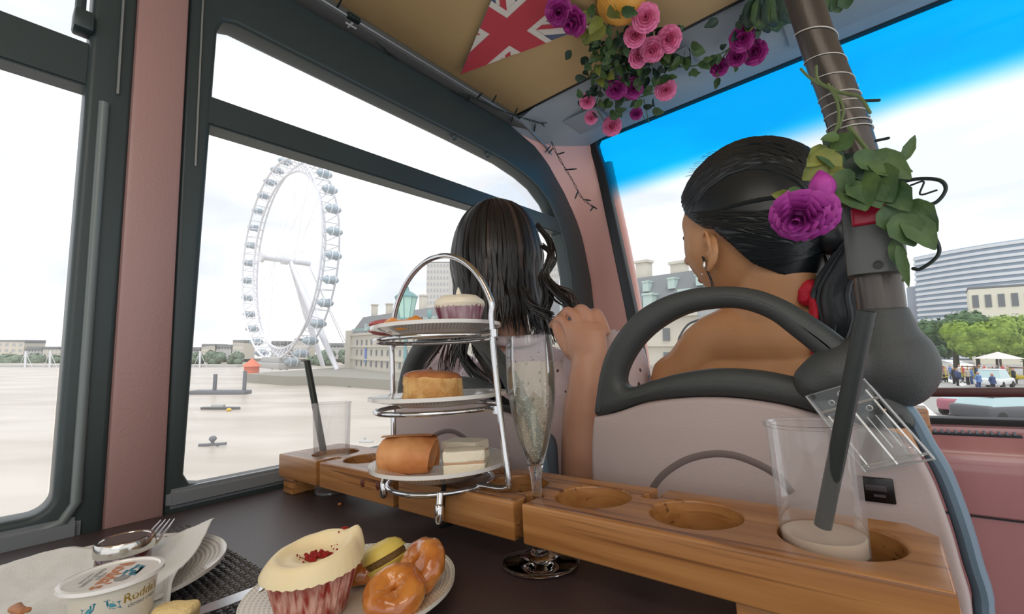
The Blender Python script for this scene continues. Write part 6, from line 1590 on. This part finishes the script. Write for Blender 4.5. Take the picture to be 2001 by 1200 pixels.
for (px, py, D, R, lb) in ((20, 704, 420, 9, 'pale tree clump at the far left edge of the far bank'), (70, 702, 420, 8, 'tree clump between the white bridge masts'), (108, 704, 415, 7, 'tree clump beside the rear window jamb'), (388, 698, 400, 7, 'first tree clump right of the pink pillar on the far bank'), (425, 697, 400, 8, 'second tree clump from the pink pillar on the far bank'), (462, 698, 395, 7, 'tree clump left of the red tent'), (640, 698, 360, 8, 'tree clump right of the wheel legs'), (678, 696, 360, 7, 'tree clump touching the riverside hall'), (615, 704, 370, 7, 'tree clump behind the wheel legs')):
    c_ = OD(px, py, D); tree(lb, V((c_.x, c_.y, ZW + 2)), R, c_.z - ZW + R * .3, M_g3, 500, .9, 'trees along the far bank', px)

# ---- railway bridge with white masts
brg = ogl('river_bridge', 'low grey bridge with white masts crossing the river at the left', 'bridge', OD(60, 740, 330) * 1.0, 0)
o0 = V(brg.matrix_world.inverted() @ (M_OUT @ V((0, 0, 0))))
def rel(px, py, D): return o0 + OD(px, py, D)
b = MB(); b.box((rel(-60, 724, 330) + rel(470, 714, 330)) / 2, V(((rel(470, 714, 330) - rel(-60, 724, 330)).length, 8, 4.2))); obj('bridge_deck', b, M_stone2, brg)
for px in (70, 250, 420):
    b = MB(); p = rel(px, 738, 330); b.tube([p + V((-5, 0, -7)), p + V((-5, 0, 6))], 3.2, 10); b.tube([p + V((5, 0, -7)), p + V((5, 0, 6))], 3.2, 10); obj('pier', b, mat('pier_blue_grey', (.24, .27, .32), .7), brg)
for px in (49, 97, 245, 390):
    b = MB(); bar(b, rel(px, 724, 325), rel(px + 1, 686, 325), .6); bar(b, rel(px - 14, 722, 325), rel(px + 1, 688, 325), .15); bar(b, rel(px + 16, 722, 325), rel(px + 1, 688, 325), .15); obj('mast', b, M_ws, brg)

# ---- boats and moorings
M_boat = mat('boat_grey', (.16, .17, .19), .6); M_yel = mat('buoy_yellow', (.75, .50, .06), .5)
def wat(px, py): return ground(px, py, ZW)
p0, p1 = wat(395, 768), wat(470, 772)
pn = ogl('mooring_pontoon', 'grey mooring pontoon with two tall posts on the river', 'pontoon', (p0 + p1) / 2, 0)
L2 = (p1 - p0).length
b = MB(); b.box(V((0, 0, .5)), V((L2, 4, 1.3)), bev=.3); obj('float', b, M_boat, pn)
for dx, h in ((-L2 * .12, 6.0), (L2 * .42, 7.0)): b = MB(); b.tube([V((dx, 0, -1)), V((dx, 0, h))], .55, 8); obj('post', b, M_boat, pn)
def boat(label, px, py, Lpx, m2, group='small boats on the river'):
    c_ = wat(px, py); s_ = Lpx * c_.y / 870
    t = ogl('small_boat', label, 'boat', c_, 0, group); b = MB(); b.rings([[V((x * s_, y * s_ * w, z * s_)) for (y, z) in ((-.10, .06), (-.05, -.02), (.05, -.02), (.10, .06))] for x, w in ((-.5, .7), (-.2, 1), (.2, 1), (.42, .5), (.5, .05))]); obj('hull', b, M_boat, t)
    b = MB(); b.box(V((-.08 * s_, 0, .09 * s_)), V((.32 * s_, .12 * s_, .08 * s_)), bev=.02 * s_); obj('cabin', b, m2, t); return t
boat('grey boat with a yellow mark moored in front of the pontoon', 432, 800, 74, M_stone2); boat('small dark boat below the embankment wall', 686, 757, 16, M_boat); boat('tiny dark boat left of the cake stand post', 640, 752, 10, M_boat)
c_ = wat(458, 801); s = c_.y / 870
t = ogl('mooring_buoy', 'yellow buoy beside the grey boat', 'buoy', c_ + V((0, -2, 0)), 0); b = MB(); b.ell(V((0, 0, .3)), V((4.5 * s, 4.5 * s, 3 * s))); obj('buoy_float', b, M_yel, t)
c_ = wat(415, 872); s = c_.y / 870
t = ogl('river_marker', 'dark cross shaped river marker with a round head, nearest on the water', 'marker', c_, 0)
b = MB(); b.tube([V((-26 * s, 0, 2 * s)), V((26 * s, 0, 5 * s))], 2.6 * s, 8); b.tube([V((-10 * s, 0, -2 * s)), V((-8 * s, 0, 4 * s))], 2.5 * s, 8); b.tube([V((10 * s, 0, -2 * s)), V((9 * s, 0, 4 * s))], 2.5 * s, 8); obj('float_frame', b, M_boat, t)
b = MB(); b.tube([V((0, 0, 4 * s)), V((0, 0, 12 * s))], 3 * s, 8); b.ell(V((0, 0, 14 * s)), V((6.5 * s, 6.5 * s, 5.5 * s))); obj('marker_head', b, M_boat, t)
c_ = wat(716, 864); t = ogl('river_marker', 'pale marker float half hidden left of the cake stand', 'marker', c_, 0); s = c_.y / 870
b = MB(); b.ell(V((0, 0, 1 * s)), V((14 * s, 6 * s, 4 * s))); b.tube([V((-6 * s, 0, 0)), V((-2 * s, 0, 9 * s))], 2 * s, 8); obj('float_frame', b, mat('pale_float', (.5, .5, .48), .6), t)

# ---- street lantern on the bridge parapet
lc = OD(793, 622, 17); ln = ogl('street_lantern', 'ornate street lantern with pale green glass seen under the arched handle', 'lamp post', V((lc.x, 17, ZR)), 0)
z0_ = lc.z - ZR; s = 17 / 870
M_lg = mat('pale_green_lantern_glass', (.42, .66, .56), .25); M_lf2 = mat('lantern_frame_teal', (.14, .30, .30), .5)
b = MB(); b.lathe([(13 * s, 0), (21 * s, 40 * s), (.001, 40 * s)], 8); b.lathe([(.001, 0), (13 * s, 0)], 8); obj('lantern_glass', b, M_lg, ln, smooth=False); ln.children[-1].location = V((0, 0, z0_))
b = MB(); b.lathe([(23 * s, 40 * s), (23 * s, 43 * s), (14 * s, 50 * s), (6 * s, 54 * s), (4 * s, 62 * s), (.001, 66 * s)], 8, V((0, 0, z0_))); b.lathe([(.001, -3 * s), (15 * s, -3 * s), (15 * s, 0), (.001, 0)], 8, V((0, 0, z0_)))
for k in range(8): a = 2 * PI * k / 8; bar(b, V((13 * s * math.cos(a), 13 * s * math.sin(a), z0_)), V((21 * s * math.cos(a), 21 * s * math.sin(a), z0_ + 40 * s)), .9 * s, 4)
obj('lantern_frame', b, M_lf2, ln)
b = MB(); b.lathe([(.16, 0), (.16, .5), (.08, .6), (.06, z0_ - .3), (.09, z0_ - .15), (.05, z0_)], 12); b.ell(V((46 * s, 0, z0_ + 8 * s)), V((5 * s, 5 * s, 9 * s))); b.tube([V((46 * s, 0, z0_)), V((30 * s, 0, z0_ - 12 * s)), V((0, 0, z0_ - 16 * s))], 1.6 * s, 6); obj('lamp_pole', b, M_lf2, ln)

# ---- street life at the right
def walker(h, cloth, trous, skin_):
    b = MB(); b.mi = 1
    for s_ in (-1, 1): b.tube([V((s_ * .09, 0, 0)), V((s_ * .09, .02, .45)), V((s_ * .08, 0, .86))], [.06, .07, .09], 7)
    b.mi = 0
    b.tube([V((0, 0, .84)), V((0, 0, 1.1)), V((0, 0, 1.38)), V((0, 0, 1.48))], [.15, .15, .19, .07], 9)
    for s_ in (-1, 1): b.tube([V((s_ * .19, 0, 1.40)), V((s_ * .24, .03, 1.12)), V((s_ * .22, -.08, .88))], [.055, .048, .04], 6)
    b.mi = 2; b.ell(V((0, 0, 1.60)), V((.095, .11, .13)), seg=10, ring=8); b.tube([V((0, 0, 1.45)), V((0, 0, 1.55))], .05, 6)
    b.bm.transform(Matrix.Scale(h / 1.73, 4)); return b.mesh([cloth, trous, skin_], name='walker')
cl = [mat('cloth_%s' % n, c, .8) for n, c in (('red', (.55, .08, .09)), ('white', (.72, .70, .70)), ('navy', (.06, .09, .20)), ('black', (.03, .03, .035)), ('blue', (.14, .25, .50)), ('beige', (.50, .42, .32)))]
wm_ = [walker(1.7, cl[i], cl[(3, 2, 3, 3, 2, 3)[i]], M_skinB) for i in range(6)]
names_c = ['red', 'white', 'navy', 'black', 'blue', 'beige']
rnd = random.Random(5); gp_ = 'pedestrians on the far pavement at the right'
for i in range(23):
    px = 1834 + i * 6.6 + rnd.uniform(-2, 2); D = rnd.uniform(44, 54); p = OD(px, 700, D); k = (i * 5 + 1) % 6
    o = bpy.data.objects.new('person', wm_[k]); COL.objects.link(o); o.matrix_world = M_OUT @ Matrix.Translation(V((p.x, D, ZR))) @ Matrix.Rotation(rnd.random() * 6, 4, 'Z')
    tag(o, 'distant pedestrian standing in the crowd below the green trees', 'person', gp_)
for i, (px, D, k) in enumerate(((1908, 38, 4), (1935, 36, 2))):
    p = OD(px, 700, D); o = bpy.data.objects.new('person', wm_[k]); COL.objects.link(o); o.matrix_world = M_OUT @ Matrix.Translation(V((p.x, D, ZR))); tag(o, ('pedestrian in a blue top walking in front of the crowd', 'pedestrian in navy behind the pale taxi')[i], 'person')
M_glz = mat('vehicle_glass_pale', (.45, .60, .62), .15, spec=.7); M_vw = mat('vehicle_white', (.76, .77, .77), .3); M_tyre = mat('tyre', (.03, .03, .03), .8)
def car(label, px, py, L_, m, yaw_, hh=1.5, cat='car', name='car', wscale=1.0):
    c_ = ground(px, py); t = ogl(name, label, cat, V((c_.x, c_.y, ZR)), yaw_)
    b = MB(); b.box(V((0, 0, .62)), V((L_, 1.75, .62)), bev=.16, seg=3); obj('body', b, m, t)
    b = MB(); b.rings([[V((x, y, z)) for x, y in ((-a_, -w2), (a2, -w2), (a2, w2), (-a_, w2))] for (a_, a2, w2, z) in ((L_ * .42, L_ * .30, .80, .9), (L_ * .34, L_ * .14, .68, hh - .08))]); obj('windows', b, M_glz, t, smooth=False)
    b = MB(); b.box(V((-L_ * .10, 0, hh - .04)), V((L_ * .5, 1.36, .09)), bev=.03); obj('roof', b, m, t)
    for sx in (-.32, .32):
        for sy in (-.8, .8): b = MB(); b.tube([V((L_ * sx, sy - .1, .33)), V((L_ * sx, sy + .1, .33))], .33, 14); obj('wheel', b, M_tyre, t)
    return t
car('white taxi with pale windows among the pedicabs at the right', 1945, 758, 3.9, M_vw, .5, 1.75)
car('dark car seen low between the red rail and the windscreen foot', 1958, 826, 4.2, mat('car_dark_grey', (.09, .09, .10), .25), .2, 1.4)
car('pinkish red car whose roof shows under the red rail', 1905, 812, 3.2, mat('car_red', (.42, .14, .18), .4), .3, 1.2)
M_ped = mat('pedicab_yellow', (.58, .45, .05), .5); M_hood = mat('pedicab_hood_brown', (.20, .12, .10), .7)
def pedicab(label, px, py, yaw_):
    c_ = ground(px, py); t = ogl('pedicab', label, 'pedicab', V((c_.x, c_.y, ZR)), yaw_, 'pedicabs waiting by the kerb')
    for (x, y, r) in ((-.6, -.5, .38), (-.6, .5, .38), (1.2, 0, .38)):
        b = MB(); b.tube([V((x + r * math.cos(2 * PI * k / 20), y, .38 + r * math.sin(2 * PI * k / 20))) for k in range(20)], .035, 6, loop=True); obj('wheel', b, M_tyre, t)
    b = MB(); b.tube([V((1.2, 0, .38)), V((1.0, 0, 1.1)), V((.3, 0, .6)), V((-.6, 0, .5))], .04, 6); b.tube([V((-1, -.5, .6)), V((-1, -.5, 1.7)), V((0, -.5, 1.8)), V((.1, -.5, .6))], .04, 6); b.tube([V((-1, .5, .6)), V((-1, .5, 1.7)), V((0, .5, 1.8)), V((.1, .5, .6))], .04, 6); obj('frame', b, M_ped, t)
    b = MB(); b.box(V((-.55, 0, .8)), V((.8, .95, .35)), bev=.08); obj('bench', b, M_ped, t)
    b = MB(); b.box(V((-.5, 0, 1.72)), V((1.1, 1.1, .12)), bev=.05); obj('hood', b, M_hood, t); return t
pedicab('pedicab with yellow frame left of the white taxi', 1905, 748, .3); pedicab('pedicab with yellow frame and brown hood at the near kerb beside the pole joint', 1843, 748, -.4); pedicab('pedicab with yellow frame right of the white taxi', 1990, 752, .8)
mk = thing('market_umbrella', 'pale pink and green market umbrella above the crowd', 'umbrella', V((0, 0, 0)), out=True); c_ = OD(1950, 690, 46); mk.matrix_world = M_OUT @ Matrix.Translation(V((c_.x, 46, ZR)))
b = MB(); b.tube([V((0, 0, 0)), V((0, 0, 3.2))], .04, 6); obj('pole', b, M_vw, mk); b = MB(); b.lathe([(1.9, 2.6), (.02, 3.3), (.001, 3.3)], 8); obj('canopy', b, mat('umbrella_pale', (.70, .62, .60), .7), mk, smooth=False)
# pale box with curved cable at the windscreen
bx = thing('windscreen_box', 'pale translucent box on a curved grey cable at the foot of the windscreen', 'box', PY(1396, 625, 1.43))
b = MB(); b.box(PY(1396, 622, 1.43), V((.088, .03, .072)), rot=(0, math.radians(-6), 0), bev=.006); obj('box_shell', b, clear_mat('frosted_box', (.9, .93, .95), .05, .45, (.8, .84, .86), edge=.3), bx, world=True)
b = MB(); b.box(PY(1412, 620, 1.41), V((.035, .01, .05)), bev=.004); obj('box_core', b, M_wh, bx, world=True)
b = MB(); b.tube(smooth_path([PY(1368, 624, 1.43), PY(1345, 634, 1.44), PY(1330, 655, 1.44), PY(1326, 675, 1.44), PY(1330, 760, 1.45)], 5), .0035, 8); obj('cable', b, mat('grey_cable', (.18, .2, .22), .4), bx, world=True)
lv = thing('leaf_cluster', 'bit of green foliage tucked low at the front corner pillar', 'foliage', PY(1243, 748, 1.40))
for (dx, dy) in ((-6, -14), (8, -10), (14, -2), (2, -18), (-2, 4)):
    c_ = PY(1243, 752, 1.40); e = PY(1243 + dx, 752 + dy * 1.3, 1.39); b = MB(); leaf(b, c_, e - c_, V((0, -1, .3)), (e - c_).length, .010); obj('leaf', b, mat('fresh_green', (.25, .42, .05), .5), lv, world=True)
# ------------------------------------------------------------------ daylight and added interior fill
w = bpy.data.worlds.new('overcast_sky'); bpy.context.scene.world = w; w.use_nodes = True; nt = w.node_tree; nt.nodes.clear()
N = nt.nodes.new; L = nt.links.new
out = N('ShaderNodeOutputWorld'); bg = N('ShaderNodeBackground'); tc = N('ShaderNodeTexCoord'); mp = N('ShaderNodeMapping'); mp.inputs['Scale'].default_value = (1, 1, 3.2)
n = N('ShaderNodeTexNoise'); n.inputs['Scale'].default_value = 3.0; n.inputs['Detail'].default_value = 4; n.inputs['Roughness'].default_value = .45
r = N('ShaderNodeValToRGB'); e = r.color_ramp.elements; e[0].position = .36; e[0].color = (.80, .84, .90, 1); e[1].position = .56; e[1].color = (1.05, 1.05, 1.05, 1)
x = e.new(.46); x.color = (.93, .955, .99, 1)
L(tc.outputs['Generated'], mp.inputs[0]); L(mp.outputs[0], n.inputs[0]); L(n.outputs[0], r.inputs[0]); L(r.outputs[0], bg.inputs[0]); bg.inputs[1].default_value = 1.2; L(bg.outputs[0], out.inputs[0])
def light(name, kind, loc, e, col=(1, 1, 1), size=1, rot=None, sizey=None, target=None):
    l = bpy.data.lights.new(name, kind); o = bpy.data.objects.new(name, l); COL.objects.link(o); o.location = loc; l.energy = e; l.color = col
    if kind == 'AREA':
        l.size = size
        if sizey: l.shape = 'RECTANGLE'; l.size_y = sizey
    if kind == 'SUN': l.angle = size
    if kind in ('POINT', 'SPOT'): l.shadow_soft_size = size
    if target is not None: o.rotation_euler = (V(target) - V(loc)).to_track_quat('-Z', 'Y').to_euler()
    return o
light('sun', 'SUN', (0, 0, 5), 1.6, (1, .98, .95), .35, target=(-2, 1.6, 0.5))
light('ceiling_fill_strip', 'AREA', (.15, -.35, .965), 3.2, (1, .93, .84), .9, sizey=.25, target=(.15, -.35, 0))  # added overhead fill that brightens the interior, no fitting modelled
light('rear_fill_light', 'AREA', (.55, -.9, .9), 5, (1, .95, .9), .8, sizey=.8, target=(-.2, .5, .15))  # added fill behind the camera, aimed at table and seats
sc = bpy.context.scene
sc.view_settings.view_transform = 'Standard'; sc.view_settings.look = 'None'; sc.view_settings.exposure = 0; sc.view_settings.gamma = 1; sc.view_settings.use_curve_mapping = False
sc.cycles.use_denoising = True; sc.cycles.max_bounces = 10; sc.cycles.transparent_max_bounces = 24; sc.cycles.transmission_bounces = 10
sc.cycles.caustics_reflective = False; sc.cycles.caustics_refractive = False; sc.cycles.sample_clamp_indirect = 6
